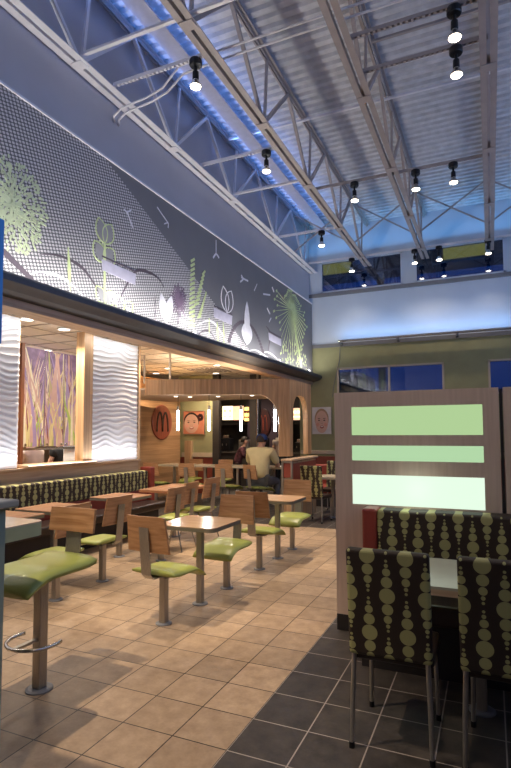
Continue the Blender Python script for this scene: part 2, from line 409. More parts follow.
struct(box('baseboard_dining', (XW - .14, XW + .01, -6, 5.17, 0, .09), M_BASE))
# walls of the room beyond the opening and of the kitchen side
struct(box('wall_far_left', (-10.2, -10, -6, 14.2, 0, 3.3), mat('beige_far_wall', (.40, .28, .18), .7)))
struct(box('wall_far_dark', (-9.4, -9.3, -6, 5.6, 0, 1.5), M_REDP))
struct(box('wall_wood', (-6.62, -6.5, 5.8, 9.9, 0, 3.03), M_WHORIZ))
GY = 10.0
struct(box('wall_green', (-6.6, -5.55, GY, GY + .12, .97, 3.2), M_OLIVE))
struct(box('wall_green.001', (-6.6, -5.55, GY, GY + .12, 0, .97), M_REDP))
struct(box('trim_10', (-6.5, -5.55, GY - .03, GY, .98, 1.10), M_CREAM))
struct(box('wall_kitchen', (-10, -2, 14.0, 14.2, 0, 3.2), M_DARK))
struct(box('wall_kitchen.001', (-2.2, -2.0, REAR + .2, 14.0, 0, 3.2), M_OLIVE))
struct(box('wall_kitchen.002', (-9, -2.2, 13.1, 13.2, 1.9, 3.2), M_DARK))
struct(box('trim_11', (-5.55, -5.35, GY, GY + .12, 0, 3.2), M_DARK))

t = thing('glow_canopy', 'added yellow lit canopy outside, giving the glow in the upper rear windows', 'canopy', (0, 20, 0))  # added to put a yellow glow behind the upper rear panes
za = U(465, 257, 1, 20).z; zb_ = U(465, 243, 1, 20).z
fm_ = mat('yellow_fascia', (.6, .33, .03), .5, emit=(.95, .50, .05), estr=1.3)
for p0, p1 in ((443, 489), (322, 351)): box('lit_fascia', (U(p0, 250, 1, 20).x, U(p1, 250, 1, 20).x, -.04, .04, za, zb_), fm_, t)
box('fascia', (-9, 9, .045, .08, za, zb_), M_DARK, t)
box('roof', (-9, 9, .09, 2, za + .1, zb_ + .1), M_DARK, t)
for xx in (-8, -3, 3, 8): box('post', (xx - .15, xx + .15, .8, 1.1, -.1, za), M_DARK, t)
struct(box('ground', (-20, 20, 15.05, 30, -.2, -.1), mat('asphalt', (.04, .04, .045), .9)))
# ================================================================== MURAL
MX = -3.2
mural = tag(link_mesh('mural_panel', bx(B(), MX - .05, MX, -5.9, REAR - .1, 3.222, 5.22), M_MURAL), 'long grey dotted wall mural with plant drawings above the dining area', 'mural')
M_MW = mat('mural_white', (.75, .74, .80), .6); M_MG = mat('mural_green', (.58, .68, .34), .6)
M_ML = mat('mural_lavender', (.50, .48, .58), .6); M_MD = mat('mural_dark', (.10, .08, .10), .6); M_MM = mat('mural_mid', (.30, .30, .31), .6)
def mp(px, py): v = U(px, py, 0, MX); return (v.y, v.z)
OFFK = [0]
def nextoff():
    OFFK[0] += 1; return .003 + .00008 * (OFFK[0] % 60)
def ribbon(bm, pts, wd, taper=True, off=.004, closed=False):
    off = nextoff()
    P = [Vector(p) for p in pts]; n = len(P); L = []; R = []
    for i, p in enumerate(P):
        a = P[max(i - 1, 0)]; b = P[min(i + 1, n - 1)]
        if closed: a, b = P[i - 1], P[(i + 1) % n]
        t = (b - a); t = t.normalized() if t.length else Vector((1, 0)); s = Vector((-t.y, t.x))
        k = wd / 2 * ((1 - .8 * abs(2 * i / (n - 1) - 1)) if taper else 1)
        for lst, q in ((L, p + s * k), (R, p - s * k)):
            lst.append((bm.verts.new((MX + off, q.x, q.y)), bm.verts.new((MX, q.x, q.y))))
    rng = range(n if closed else n - 1)
    for i in rng:
        j = (i + 1) % n
        bm.faces.new((L[i][0], R[i][0], R[j][0], L[j][0])); bm.faces.new((L[i][0], L[j][0], L[j][1], L[i][1])); bm.faces.new((R[i][0], R[i][1], R[j][1], R[j][0]))
    return bm
def smooth_pts(pts, k=6):
    P = [Vector(p) for p in pts]; out = []
    for i in range(len(P) - 1):
        p0, p1, p2, p3 = P[max(i - 1, 0)], P[i], P[i + 1], P[min(i + 2, len(P) - 1)]
        for s in range(k):
            t = s / k; out.append(.5 * ((2 * p1) + (p2 - p0) * t + (2 * p0 - 5 * p1 + 4 * p2 - p3) * t * t + (3 * p1 - p0 - 3 * p2 + p3) * t ** 3))
    out.append(P[-1]); return out
def poly(bm, pts, off=.004):
    off = nextoff()
    f = [bm.verts.new((MX + off, p[0], p[1])) for p in pts]; g = [bm.verts.new((MX, p[0], p[1])) for p in pts]
    bm.faces.new(f); n = len(pts)
    for i in range(n): bm.faces.new((f[i], f[(i + 1) % n], g[(i + 1) % n], g[i]))
    return bm
def draw(name, items, mt, whole=False):
    if whole:
        bm = B()
        for it in items: it(bm)
        return link_mesh(name, bm, mt, mural)
    for it in items:
        bm = B(); it(bm); link_mesh(name, bm, mt, mural)
def line(pts, wd, taper=True): return lambda bm: ribbon(bm, smooth_pts([mp(*p) for p in pts]), wd * .72, taper)
def fill(pts): return lambda bm: poly(bm, [mp(*p) for p in pts])
def leaf(cx, cy, L, W, ang):      # a leaf in wall coordinates from a photo position
    c = Vector(mp(cx, cy)); t = Vector((math.cos(ang), math.sin(ang))); s = Vector((-t.y, t.x))
    return [c + t * L * q + s * W * math.sin(PI * q) ** .8 for q in [k / 8 for k in range(9)]] + [c + t * L * q - s * W * math.sin(PI * q) ** .8 for q in [k / 8 for k in range(7, 0, -1)]]
draw('mural_stem', [line([(39, 254), (60, 256), (80, 266), (93, 282), (102, 301)], .06), line([(118, 303), (124, 290), (136, 271), (150, 273), (159, 279), (164, 288)], .07),
                    line([(178, 324), (178, 300)], .035, False), line([(155, 320), (155, 296)], .02, False), line([(195, 338), (203, 331), (210, 332), (216, 341)], .05), line([(268, 352), (270, 334), (266, 326)], .08)], M_MD)
draw('mural_white_arc', [line([(24, 276), (40, 272), (56, 275), (70, 283), (83, 296)], .05), line([(196, 326), (206, 321), (214, 323), (222, 334), (226, 342)], .06),
                         line([(243, 354), (255, 350), (268, 358), (276, 362)], .05), line([(255, 358), (266, 352), (275, 357), (281, 364)], .05)], M_MW)
draw('mural_seed', [line([(127, 212), (133, 228)], .03, False), line([(124, 209), (127, 212), (131, 210)], .03, False), line([(157, 207), (168, 223)], .025, False), line([(164, 224), (168, 223), (168, 228)], .025, False),
                    line([(216, 240), (216, 254)], .03, False), line([(213, 258), (216, 254), (219, 258)], .05, False), line([(241, 277), (244, 279), (248, 281)], .05, False), line([(240, 282), (243, 279), (241, 275)], .05, False),
                    line([(263, 294), (270, 295)], .05, False), line([(254, 291), (257, 284)], .03, False), line([(267, 308), (270, 314)], .04, False), line([(269, 322), (271, 318)], .04, False), line([(272, 287), (274, 292)], .05, False)], M_MW)
draw('mural_flower_grey', [lambda bm: poly(bm, leaf(104.5, 243, .30, .10, 1.9)), lambda bm: poly(bm, leaf(104.5, 243, .30, .10, 1.2)), lambda bm: poly(bm, leaf(104, 262, .26, .09, 2.2)), lambda bm: poly(bm, leaf(104, 262, .26, .09, .9)),
                           lambda bm: poly(bm, leaf(105, 303, .22, .06, 2.2)), lambda bm: poly(bm, leaf(105, 303, .22, .06, .9))], M_MM)
def outline(cx, cy, L, W, ang): return lambda bm: ribbon(bm, leaf(cx, cy, L, W, ang), .018, False, .008, True)
draw('mural_green_outline', [outline(104.5, 244, .33, .11, 1.95), outline(104.5, 244, .33, .11, 1.15), outline(104, 263, .30, .12, 2.25), outline(104, 263, .30, .12, .85), outline(105, 304, .26, .09, 2.3), outline(105, 304, .26, .09, .8),
                             outline(124, 314, .26, .1, 2.2), outline(124, 314, .26, .1, .8), line([(104.5, 242), (104.5, 300)], .05, False), line([(68, 247), (70, 292)], .07), line([(209, 318), (209, 336)], .03, False), line([(217, 322), (218, 344)], .10), line([(223, 322), (224, 346)], .06)], M_MG)
draw('mural_placard', [fill([(101.5, 259), (135.5, 274), (135, 285), (102, 270)]), fill([(213.5, 307.5), (232, 316), (231.5, 325), (214, 317)]), fill([(268.5, 332.5), (281, 339.5), (281, 346), (269, 340)])], M_ML)
draw('mural_placard_line', [line([(101.5, 256), (135.5, 271.5)], .03, False), line([(213.5, 305.5), (232, 314.5)], .03, False), line([(268.5, 331), (281, 338)], .04, False)], M_MD)
draw('mural_tulip', [lambda bm: poly(bm, leaf(166, 323, .46, .10, 1.9)), lambda bm: poly(bm, leaf(166, 323, .48, .10, 1.25)), lambda bm: poly(bm, leaf(247, 345, .9, .13, 1.57)), outline(227, 313, .5, .16, 1.9), outline(227, 313, .5, .16, 1.2), lambda bm: poly(bm, leaf(247, 345, .5, .25, 1.57))], M_MW)
c0 = Vector(mp(179, 299))
draw('mural_thistle', [(lambda a: (lambda bm: ribbon(bm, [c0, c0 + Vector((math.cos(a), math.sin(a))) * (.20 + .1 * random.random())], .022, False)))(2 * PI * k / 26) for k in range(26)], mat('mural_plum', (.16, .11, .17), .7), True)
fern = []
for k in range(15):
    t = k / 14; yy = 329 - 66 * t
    xx = 191.5 + 1.0 * t
    fern.append(line([(xx - 3.2 + 1.2 * t, yy - 1.5), (xx + 3.2 - 1.2 * t, yy - 4)], .06, False))
for k in range(9):
    t = k / 8; fern.append(line([(194 + 8 * t, 305 - 30 * t), (199 + 6 * t, 303 - 32 * t)], .055, False)); fern.append(line([(197 + 8 * t, 318 - 22 * t), (201 + 5 * t, 316 - 24 * t)], .05, False))
draw('mural_fern', fern, M_MG, True)
arcp = smooth_pts([mp(*p) for p in ((229, 341), (234, 328), (242, 322), (251, 326), (258, 338), (263, 352))], 5)
draw('mural_chain_arc', [(lambda p: (lambda bm: poly(bm, [(p.x + .07 * math.cos(a), p.y + .035 * math.sin(a)) for a in [2 * PI * i / 8 for i in range(8)]])))(p) for p in arcp], M_MD, True)
chain = smooth_pts([mp(*p) for p in ((4, 252), (14, 262), (30, 278))], 6)
draw('mural_chain', [(lambda p: (lambda bm: poly(bm, [(p.x + .05 * math.cos(a), p.y + .03 * math.sin(a)) for a in [2 * PI * i / 8 for i in range(8)]])))(p) for p in chain], M_MD, True)
s1 = Vector((1.34, 4.02)); rs = []
for k in range(900):
    a = random.uniform(0, 2 * PI); rr = .48 * random.random() ** .9; ln = .03 + .02 * random.random(); u_ = Vector((math.cos(a), math.sin(a)))
    rs.append((lambda p, q: (lambda bm: ribbon(bm, [p, q], .018, False)))(s1 + u_ * rr, s1 + u_ * (rr + ln)))
draw('mural_sunburst', rs, mat('mural_pale_green', (.60, .68, .44), .6), True)
s2 = Vector(mp(292, 309)); rs = []
for k in range(44):
    a = 2 * PI * k / 44 + .02; down = max(0, -math.sin(a)); rr = (.85 + .35 * random.random()) * (1 + .35 * down)
    if math.sin(a) > .3: rr *= .62
    e = s2 + Vector((math.cos(a) * rr, math.sin(a) * rr * (.72 + .25 * down)))
    if e.x > REAR - .15: e.x = REAR - .15
    if e.y > 5.2: e.y = 5.2
    rs.append((lambda e: (lambda bm: (ribbon(bm, [s2 + (e - s2) * .02, s2 + (e - s2) * .3, e], .026, True), ribbon(bm, [e - Vector((.04, .03)), e + Vector((.05, .02))], .05, False, .006))))(e))
for k in range(70):
    q = s2 + Vector((random.uniform(-.75, 1.1), random.uniform(-1.42, -.8)))
    rs.append((lambda q: (lambda bm: ribbon(bm, [q, q + Vector((.02, -.06))], .035, False)))(q))
rs.append(line([(293, 312), (296, 335), (299, 352), (301, 367)], .16, False))
draw('mural_green_starburst', rs, M_MG, True)
box('mural_top_edge', (MX - .06, MX + .02, -5.9, REAR - .1, 5.22, 5.245), M_MW, mural)
# ledge under the mural
bm = B(); prof = [(-3.3, 3.22), (-2.98, 3.22), (-2.95, 3.19), (-2.95, 3.13), (-2.99, 3.11), (-3.06, 3.07), (-3.22, 3.042), (-3.3, 3.042)]
P0 = [bm.verts.new((x, -5.9, z)) for x, z in prof]; P1 = [bm.verts.new((x, REAR - .02, z)) for x, z in prof]
bm.faces.new(P0); bm.faces.new(P1[::-1])
for k in range(len(prof)): bm.faces.new((P0[k], P0[(k + 1) % len(prof)], P1[(k + 1) % len(prof)], P1[k]))
tag(link_mesh('light_shelf', bm, mat('shelf_grey', (.07, .075, .09), .45)), 'long dark grey rounded ledge running under the dotted mural', 'ledge')
ups = []
for i, (yy, where) in enumerate(((-1.2, 'nearest, behind the foreground partition'), (.9, 'below the pale green sunburst at the left edge'), (3.05, 'under the grey tulip stem and placard'), (4.75, 'between the white tulip and the green fern'), (6.6, 'below the heart outline and second placard'), (8.5, 'below the dotted arch'), (10.6, 'below the green starburst by the rear corner'))):
    t = thing('uplight', 'small ledge uplight on the mural shelf, ' + where, 'uplight', (-3.02, yy, 3.22), group='uplights along the mural ledge')
    link_mesh('lamp_housing', lathe(B(), [(.03, 0), (.036, .01), (.036, .045), (.03, .05)], 12), M_TRIM, t)
    link_mesh('lens', lathe(B(), [(.026, .05), (.026, .056)], 12), M_EMC, t)
    spot('uplight_lamp', (-3.0, yy, 3.31), (-.30, 0, 1), 7, (1, .97, .98), 150, .9, .02)

# ================================================================== ROOF STEEL
def joist(name, x, label, light):
    mt = M_STEELL if light else M_STEEL; cw = .115 if light else .098
    t = thing(name, label, 'roof truss', (x, 0, 6.12), group='open web roof joists')
    zb, zt = 0, 1.10
    b = B(); b2 = B(); b3 = B()
    y0, y1 = -5.9, REAR - .02
    for s in (-1, 1):
        bx(b, .022 if s > 0 else -cw, cw if s > 0 else -.022, y0, y1, zb, zb + .012); bx(b, s * .026 - .005, s * .026 + .005, y0, y1, zb + .012, zb + .08)
        bx(b2, s * .018 if s > 0 else -.065, .065 if s > 0 else -.018, y0, y1, zt + .05, zt + .062); bx(b2, s * .018 - .005, s * .018 + .005, y0, y1, zt, zt + .06)
    link_mesh('bottom_chord', b, mt, t); link_mesh('top_chord', b2, M_STEEL, t)
    nodes = [-4.2, -2.05, .1, 2.25, 4.35, 6.45, 8.65, 10.75]
    for k, n in enumerate(nodes):
        m0 = n - 1.07; m1 = n + 1.07
        for e in (m0, m1):
            if e < y1: link_mesh('web_diagonal', bar(B(), (0, n, .03), (0, e, zt + .03), .048, .05), mt, t)
        if n < y1: link_mesh('web_vertical', bar(B(), (0, n + .04, .03), (0, n + .16, zt + .03), .036, .04), mt, t)
        box('splice_plate', (-.085, .085, n - .07, n + .07, -.012, 0), mt, t)
    return t
joist('roof_joist', -3.16, 'pale roof joist running tight along the grey left wall', True)
joist('roof_joist', -1.62, 'brown-grey roof joist, second from the left wall', False)
joist('roof_joist', -.13, 'brown-grey roof joist, third from the left wall', False)
joist('roof_joist', 1.40, 'upright-looking roof joist at the right side of the view', False)
joist('roof_joist', 2.93, 'roof joist nearest the right wall, outside the photo edge', False)
bm = B(); bx(bm, -2.86, -2.60, -5.9, REAR - .02, 7.16, 7.185); bx(bm, -2.74, -2.72, -5.9, REAR - .02, 7.185, 7.33)
tag(link_mesh('roof_beam', bm, mat('beam_lavender', (.50, .50, .60), .5)), 'wide flat pale beam under the deck beside the left wall', 'beam')
# cross struts; perforated channel carries the lamps
def strut(x0, x1, y, z, label, perf=False, wd=.045):
    b = B()
    if perf:
        bx(b, x0, x1, y - .02, y - .016, z - .03, z + .01); bx(b, x0, x1, y + .016, y + .02, z - .03, z + .01); bx(b, x0, x1, y - .02, y + .02, z + .01, z + .015)
        x = x0
        while x < x1 - .05: bx(b, x, x + .03, y - .02, y + .02, z - .034, z - .03); x += .06
    else:
        bx(b, x0, x1, y - wd / 2, y + wd / 2, z - .006, z); bx(b, x0, x1, y - .004, y + .004, z, z + wd)
    return tag(link_mesh('perforated_channel' if perf else 'cross_brace', b, M_STEELL if x0 < -3 else M_STEEL), label, 'channel' if perf else 'brace', 'struts between the roof joists')
strut(-3.1, -.1, 2.22, 6.20, 'long plain strut nearest the camera from the left wall joist')
strut(-3.1, -1.6, 2.82, 6.21, 'perforated channel carrying the nearest left lamp', True)
strut(-3.1, -1.6, 5.10, 6.21, 'perforated channel carrying the second left lamp', True)
strut(-3.1, -1.6, 6.35, 6.20, 'plain strut just beyond the second left lamp')
strut(-3.1, -1.6, 8.75, 6.21, 'perforated channel carrying the third left lamp', True)
strut(-3.1, 4.9, 10.9, 6.21, 'long channel along the rear clerestory windows carrying the last lamps', True)
strut(-.1, 1.4, 3.27, 6.21, 'perforated channel carrying the nearest lamp at upper right', True)
strut(-.1, 1.4, 3.91, 6.21, 'perforated channel carrying the second lamp at upper right', True)
strut(-1.6, 1.4, 6.76, 6.21, 'perforated channel carrying three lamps across the middle bays', True)
strut(-3.1, 4.9, 6.15, 7.19, 'high plain strut under the deck across all bays')
strut(-.1, 4.9, 4.75, 7.19, 'high plain strut under the deck over the two right bays', wd=.04)
for k, (yy, zz) in enumerate(((2.98, 6.30), (3.08, 6.26))):
    b = tube(B(), [(-3.28, yy + .08, 5.88), (-3.24, yy + .02, 5.92), (-3.1, yy, 5.98), (-2.7, yy, 6.02), (-2.45, yy, 6.08), (-2.2, yy, zz), (-1.6, yy, zz + .03), (1.5, yy, zz + .03), (4.9, yy, zz + .03)], .014, 8)
    tag(link_mesh('conduit_pipe', b, M_STEELL, smooth=True), ('front' if k == 0 else 'rear') + ' of two parallel thin conduits bent up from the left wall', 'pipe', 'conduits crossing the roof')
xs = [-3.16, -1.62, -.13, 1.40, 2.93]; bays = ['first bay from the left wall', 'second bay from the left wall', 'third bay from the left wall', 'bay at the right photo edge']
for k in range(4):
    b = B(); bar(b, (xs[k], 9.9, 6.2), (xs[k + 1], 9.9, 7.2), .03, .03); bar(b, (xs[k], 9.95, 7.2), (xs[k + 1], 9.95, 6.2), .03, .03)
    tag(link_mesh('cross_bracing', b, M_STEEL), 'thin x-shaped bracing near the rear wall in the ' + bays[k], 'brace', 'x braces between joists')
# lamps
lamp0 = None
LAMPS = [((192, 72), 'hanging by the left wall, nearest the camera'), ((263, 160), 'second along the left wall row'), ((319, 238), 'third along the left wall row, near the rear corner'),
         ((352, 190), 'left of the three lamps on the middle channel'), ((415, 180), 'middle of the three lamps on the middle channel'), ((453, 173), 'right of the three lamps on the middle channel'),
         ((454, 22), 'topmost of all in the photo, at upper right'), ((456, 62), 'directly below the topmost lamp at upper right'),
         ((354, 270), 'in front of the left clerestory window'), ((413, 255), 'before the pillar between the clerestory windows'), ((438, 252), 'in front of the yellow glow in the right clerestory window'), ((488, 247), 'beside the joist end at the right clerestory window')]
def make_lamp():
    t = thing('spot_lamp', '', 'ceiling lamp')
    link_mesh('canopy', lathe(B(), [(.05, .23), (.09, .22), (.095, .20), (.095, .14), (.085, .125), (.03, .12)], 20), M_BLACK, t, smooth=False)
    link_mesh('stem', lathe(B(), [(.022, .13), (.022, .04), (.045, .035), (.048, -.07), (.04, -.08)], 16), M_BLACK, t)
    link_mesh('reflector', lathe(B(), [(.035, -.07), (.045, -.10), (.085, -.17), (.087, -.185), (.08, -.188)], 20), M_CHROME, t)
    link_mesh('lamp_bulb', lathe(B(), [(.080, -.186), (.074, -.20), (.05, -.212), (.01, -.216)], 20), M_EMW, t)
    t.scale = (.82, .82, .82)
    return t
lamp0 = make_lamp()
for i, (q, where) in enumerate(LAMPS):
    o = lamp0 if i == 0 else copy_tree(lamp0)
    v = U(q[0], q[1] - 2, 2, 5.99); v.z = 5.99; o.location = v
    yy = {0: 2.82, 1: 5.10, 2: 8.75, 3: 6.76, 4: 6.76, 5: 6.76, 6: 3.27, 7: 3.91}.get(i, 10.9); o.location = (v.x, yy, 5.99); v = o.location.copy()
    o['label'] = 'black spot lamp ' + where; o['group'] = 'spot lamps hanging from the roof channels'
    if i < 3: spot('spot_lamp_light', v + Vector((0, 0, -.25)), (.06, 0, -1), 720, WARM, 44, .55, .035)
    elif i in (3,): spot('spot_lamp_light', v + Vector((0, 0, -.25)), (-.12, -.1, -1), 260, WARM, 70, .8, .05)
    else: spot('spot_lamp_light', o.location + Vector((0, 0, -.25)), (0, 0, -1), 35, WARM, 100, .8, .05)
o = copy_tree(lamp0); o.location = (-1.95, -1.2, 5.99); o['label'] = 'black spot lamp of the left wall row, above the photo edge'; o['group'] = 'spot lamps hanging from the roof channels'
spot('spot_lamp_light', (-1.95, -1.2, 5.72), (.12, .22, -1), 760, WARM, 46, .55, .035)
o = copy_tree(lamp0); o.location = (.9, -.9, 5.99); o['label'] = 'black spot lamp high above the dotted chairs, outside the photo'; o['group'] = 'spot lamps hanging from the roof channels'
spot('spot_lamp_light', (.9, -.9, 5.68), (0, .55, -1), 150, WARM, 50, .8, .05)
o = copy_tree(lamp0); o.location = (.4, -3.0, 5.99); o['label'] = 'added unseen black spot lamp behind the camera position, warming the foreground partition'; o['group'] = 'spot lamps hanging from the roof channels'
spot('spot_lamp_light', (.4, -3.0, 5.72), (-.30, .40, -1), 230, WARM, 60, .8, .05)  # added lamp that warms the foreground partition and bar table
strut(-3.1, 1.4, -3.0, 6.21, 'perforated channel behind the camera position, outside the photo', True)
strut(-.1, 1.4, -.9, 6.21, 'perforated channel above the dotted chairs, outside the photo', True)
strut(-3.1, -1.6, -1.2, 6.21, 'perforated channel above the photo edge by the left wall', True)
# light rail on the rear wall
t = thing('wall_light_rail', 'long slim metal light rail on the rear wall below the pale band', 'light fixture', (0, 11.4, 4.08))
bm = B(); bx(bm, -2.42, 4.6, -.07, .05, 0, .045, .008); link_mesh('rail', bm, M_CHROME, t)
for k, xx in enumerate((-2.38, -.85, .6, 2.0, 3.4)): link_mesh('bracket', bx(B(), xx - .03, xx + .03, -.03, .2, -.07, 0), M_TRIM, t)
tag(link_mesh('power_cable', tube(B(), [(-2.4, 11.5, 4.0), (-2.45, 11.58, 3.6), (-2.55, 11.585, 3.2), (-2.62, 11.585, 2.9), (-2.66, 11.585, 2.6)], .008, 6), M_TRIM), 'thin grey cable running down the olive wall from the light rail', 'cable')

# ================================================================== CARVED WHITE PANELS
def carved(y0, y1, label):
    ny, nz = int((y1 - y0) / .035), 260; z0, z1 = 1.18, 3.18; b = B(); V = []
    for i in range(ny + 1):
        row = []; yy = y0 + (y1 - y0) * i / ny
        for j in range(nz + 1):
            zz = z0 + (z1 - z0) * j / nz
            ph = zz / .078 + 1.15 * noise.noise(Vector((yy * 2.9, zz * 1.9, 3.1))) + .7 * noise.noise(Vector((yy * 1.1, zz * .8, 7.7)))
            h = abs(math.sin(PI * ph)) ** .7
            amp = .5 + .5 * noise.noise(Vector((yy * 2.5, zz * 4, 9)))
            row.append(b.verts.new((XW - .022 + .014 * (1 - h) * (.45 + amp), yy, zz)))
        V.append(row)
    for i in range(ny):
        for j in range(nz): b.faces.new((V[i][j], V[i + 1][j], V[i + 1][j + 1], V[i][j + 1]))
    border = [V[i][0] for i in range(ny + 1)] + [V[ny][j] for j in range(1, nz + 1)] + [V[i][nz] for i in range(ny - 1, -1, -1)] + [V[0][j] for j in range(nz - 1, 0, -1)]
    back = [b.verts.new((XW - .026, v.co.y, v.co.z)) for v in border]; n = len(border)
    for k in range(n): b.faces.new((border[k], border[(k + 1) % n], back[(k + 1) % n], back[k]))
    b.faces.new(back)
    return tag(link_mesh('carved_panel', b, M_WHITEP, smooth=True), label, 'wall panel', 'white carved wave panels')
carved(-1.0, 2.58, 'white wavy carved wall panel at the left edge, left of the opening')
carved(3.985, 5.165, 'white wavy carved wall panel right of the wooden post')

# ================================================================== ROOM BEYOND THE OPENING
blade_mats = [mat('blade_%d' % i, c, .6) for i, c in enumerate(((.58, .50, .24), (.36, .36, .13), (.48, .32, .28), (.32, .44, .10), (.66, .60, .46), (.22, .07, .07), (.30, .22, .40)))]
def grass_panel(y0, y1, label):
    X = -5.6; z0, z1 = 1.42, 3.05; b = B()
    t = thing('botanical_panel', label, 'printed panel', (X, (y0 + y1) / 2, z0), group='grass photo panels')
    h = (y1 - y0) / 2
    link_mesh('panel', bx(B(), -.02, 0, -h, h, 0, z1 - z0), mat('print_ground', (.20, .13, .24), .5, var=.5, scale=5), t)
    for k in range(75):
        a = random.uniform(-h, h); top = random.uniform(.5, 1.6); bend = random.uniform(-.45, .45); wd = random.uniform(.01, .055)
        mi = random.choice((0, 1, 2, 3, 4, 0, 2, 6, 5)) if top < 1.1 else random.choice((2, 6, 4, 0, 2))
        st = random.choice((0, 0, random.uniform(0, .8)))
        pts = [(a + bend * q * q, st + (top) * q) for q in [i / 8 for i in range(9)]]
        L = []
        for i, (yy, zz) in enumerate(pts):
            yy = max(-h, min(h, yy)); zz = min(zz, z1 - z0 - .01); ww = wd * (1 - i / 8.5)
            ya, yb = max(-h, yy - ww), min(h, yy + ww)
            L.append((b.verts.new((.002 + k * .00008, ya, zz)), b.verts.new((.002 + k * .00008, yb, zz))))
        for i in range(8):
            if L[i][1].co.y - L[i][0].co.y < .001 or L[i + 1][0].co.z <= L[i][0].co.z + .001: continue
            f = b.faces.new((L[i][0], L[i][1], L[i + 1][1], L[i + 1][0])); f.material_index = mi
    link_mesh('grass_print', b, blade_mats, t)
    for yy in (-h + .05, h - .05):
        link_mesh('standoff', lathe(B(), [(.018, .0), (.018, .03)], 10, (.005, yy, .03), 'X'), M_CHROME, t)
grass_panel(3.72, 4.16, 'left of three tall purple and straw grass photo panels in the opening')
grass_panel(4.18, 4.60, 'middle of three tall grass photo panels in the opening')
grass_panel(4.62, 5.04, 'right of three tall grass photo panels, beside the wooden post')
t = thing('panel_rack', 'dark wooden frame holding the three grass photo panels', 'frame', (-5.6, 4.38, 0))
for yy in (-.69, .70): link_mesh('post', bx(B(), -.03, .03, yy - .03, yy + .03, 0, 3.1), mat('rust_wood%d' % (yy > 0), (.20, .07, .03), .5), t)
link_mesh('rail', bx(B(), -.02, .02, -.66, .67, 1.36, 1.40), M_CHROME, t)
t = thing('notice_board', 'bright white sheet below the right grass photo panel', 'sign', (-5.64, 4.85, 1.1)); box('board', (-.01, .01, -.17, .17, 0, .31), mat('white_sheet', (.85, .87, .9), .5), t); box('stand', (-.03, -.01, -.02, .02, -1.1, .1), M_BRUSH, t)

# ================================================================== DOWNLIGHTS AND CEILING FITTINGS
DL = [((157, 348), 'just right of the carved panel'), ((168, 368), 'above the wood header at its left end'), ((217, 365), 'in the middle of the dining ceiling'), ((156, 373), 'far left above the wooden wall'), ((216, 373), 'far middle by the air vent'),
      ((27, 319), 'seen at the left top of the opening'), ((64, 329), 'seen at the middle top of the opening'), ((47, 350), 'seen above the grass photo panels')]
dl0 = None
for i, (q, where) in enumerate(DL):
    v = U(q[0], q[1], 2, 3.19)
    if dl0 is None:
        dl0 = thing('downlight', '', 'ceiling light'); dl = dl0
        link_mesh('trim_ring', lathe(B(), [(.10, 0), (.10, -.012), (.082, -.014), (.08, -.004)], 20), M_WHITEP, dl); link_mesh('lens', lathe(B(), [(.078, -.003), (.078, -.008)], 20), M_EMC, dl)
    else: dl = copy_tree(dl0)
    dl.location = (v.x, v.y, 3.19); dl['label'] = 'round recessed downlight ' + where; dl['group'] = 'recessed lights in the tiled ceiling'
    spot('downlight_lamp', (v.x, v.y, 3.15), (0, 0, -1), 150, WARM, 130, .8, .06)
for xx, yy in ((-3.7, 0.8), (-6.3, 3.2), (-6.4, 4.9), (-8.0, 2.0)): spot('downlight_lamp', (xx, yy, 3.15), (0, 0, -1), 45 if xx > -4 else 110, WARM, 130, .8, .06)
t = thing('tube_pendant', 'slim glowing tube light hanging in the room beyond the opening', 'light fixture', (-7.0, 5.6, 2.95))
link_mesh('tube', tube(B(), [(0, -.5, 0), (0, .6, 0)], .035, 10), M_EMT, t); link_mesh('housing', bx(B(), -.05, .05, -.62, -.5, -.05, .12), M_TRIM, t); link_mesh('hanger', bx(B(), -.008, .008, -.57, -.55, .12, .25), M_TRIM, t)
t = thing('air_vent', 'square grey ceiling air vent above the header', 'vent', (-5.0, 8.9, 3.18)); b = B()
for k in range(7): bx(b, -.45 + k * .13, -.40 + k * .13, -.4, .4, -.012, .01)
link_mesh('slats', b, M_TRIM, t); link_mesh('frame', slab(B(), [(-.5, -.45), (.5, -.45), (.5, .45), (-.5, .45)], .0, .012), M_WHITEP, t)
for k, (px, py0, wh) in enumerate(((144.5, 372, 'at the end of the carved panel'), (170, 377, 'in the middle of the header'))):
    v = U(px, py0, 1, 6.2); tag(link_mesh('hanging_rod', tube(B(), [(v.x, 6.2, 2.62), (v.x, 6.2, 3.19)], .02, 8), M_BRUSH), 'grey rod from ceiling to wood header ' + wh, 'rod', 'header suspension rods')

# ================================================================== WOOD PORTAL (header, pillars, soffit)
t = thing('wood_canopy', 'ribbed light wood canopy header with arched pillars at its right end', 'canopy', (0, 0, 0))
A0 = Vector((-4.43, 5.4)); A1 = Vector((-2.04, 6.5)); d = (A1 - A0).normalized(); nrm = Vector((-d.y, d.x)); Lf = (A1 - A0).length
def wall_shape(P, d, prof, th, name, mt):
    """vertical board: outline prof [(s,z)] along d from P, thickness th"""
    b = B(); n = Vector((-d.y, d.x)) * th
    a = [b.verts.new((P.x + d.x * s, P.y + d.y * s, z)) for s, z in prof]; c = [b.verts.new((P.x + d.x * s + n.x, P.y + d.y * s + n.y, z)) for s, z in prof]
    b.faces.new(a); b.faces.new(c[::-1])
    for k in range(len(prof)): b.faces.new((a[k], c[k], c[(k + 1) % len(prof)], a[(k + 1) % len(prof)]))
    return link_mesh(name, b, mt, t)
HZ = 2.61; HB = 2.33; s_in = Lf - .20
prof = [(0, HZ), (0, HB), (s_in - .42, HB)] + [(s_in - .42 + .42 * math.sin(a), HB - .45 + .45 * math.cos(a)) for a in [PI / 2 * k / 10 for k in range(1, 11)]] + [(s_in, 1.20), (Lf, 1.20), (Lf, HZ)]
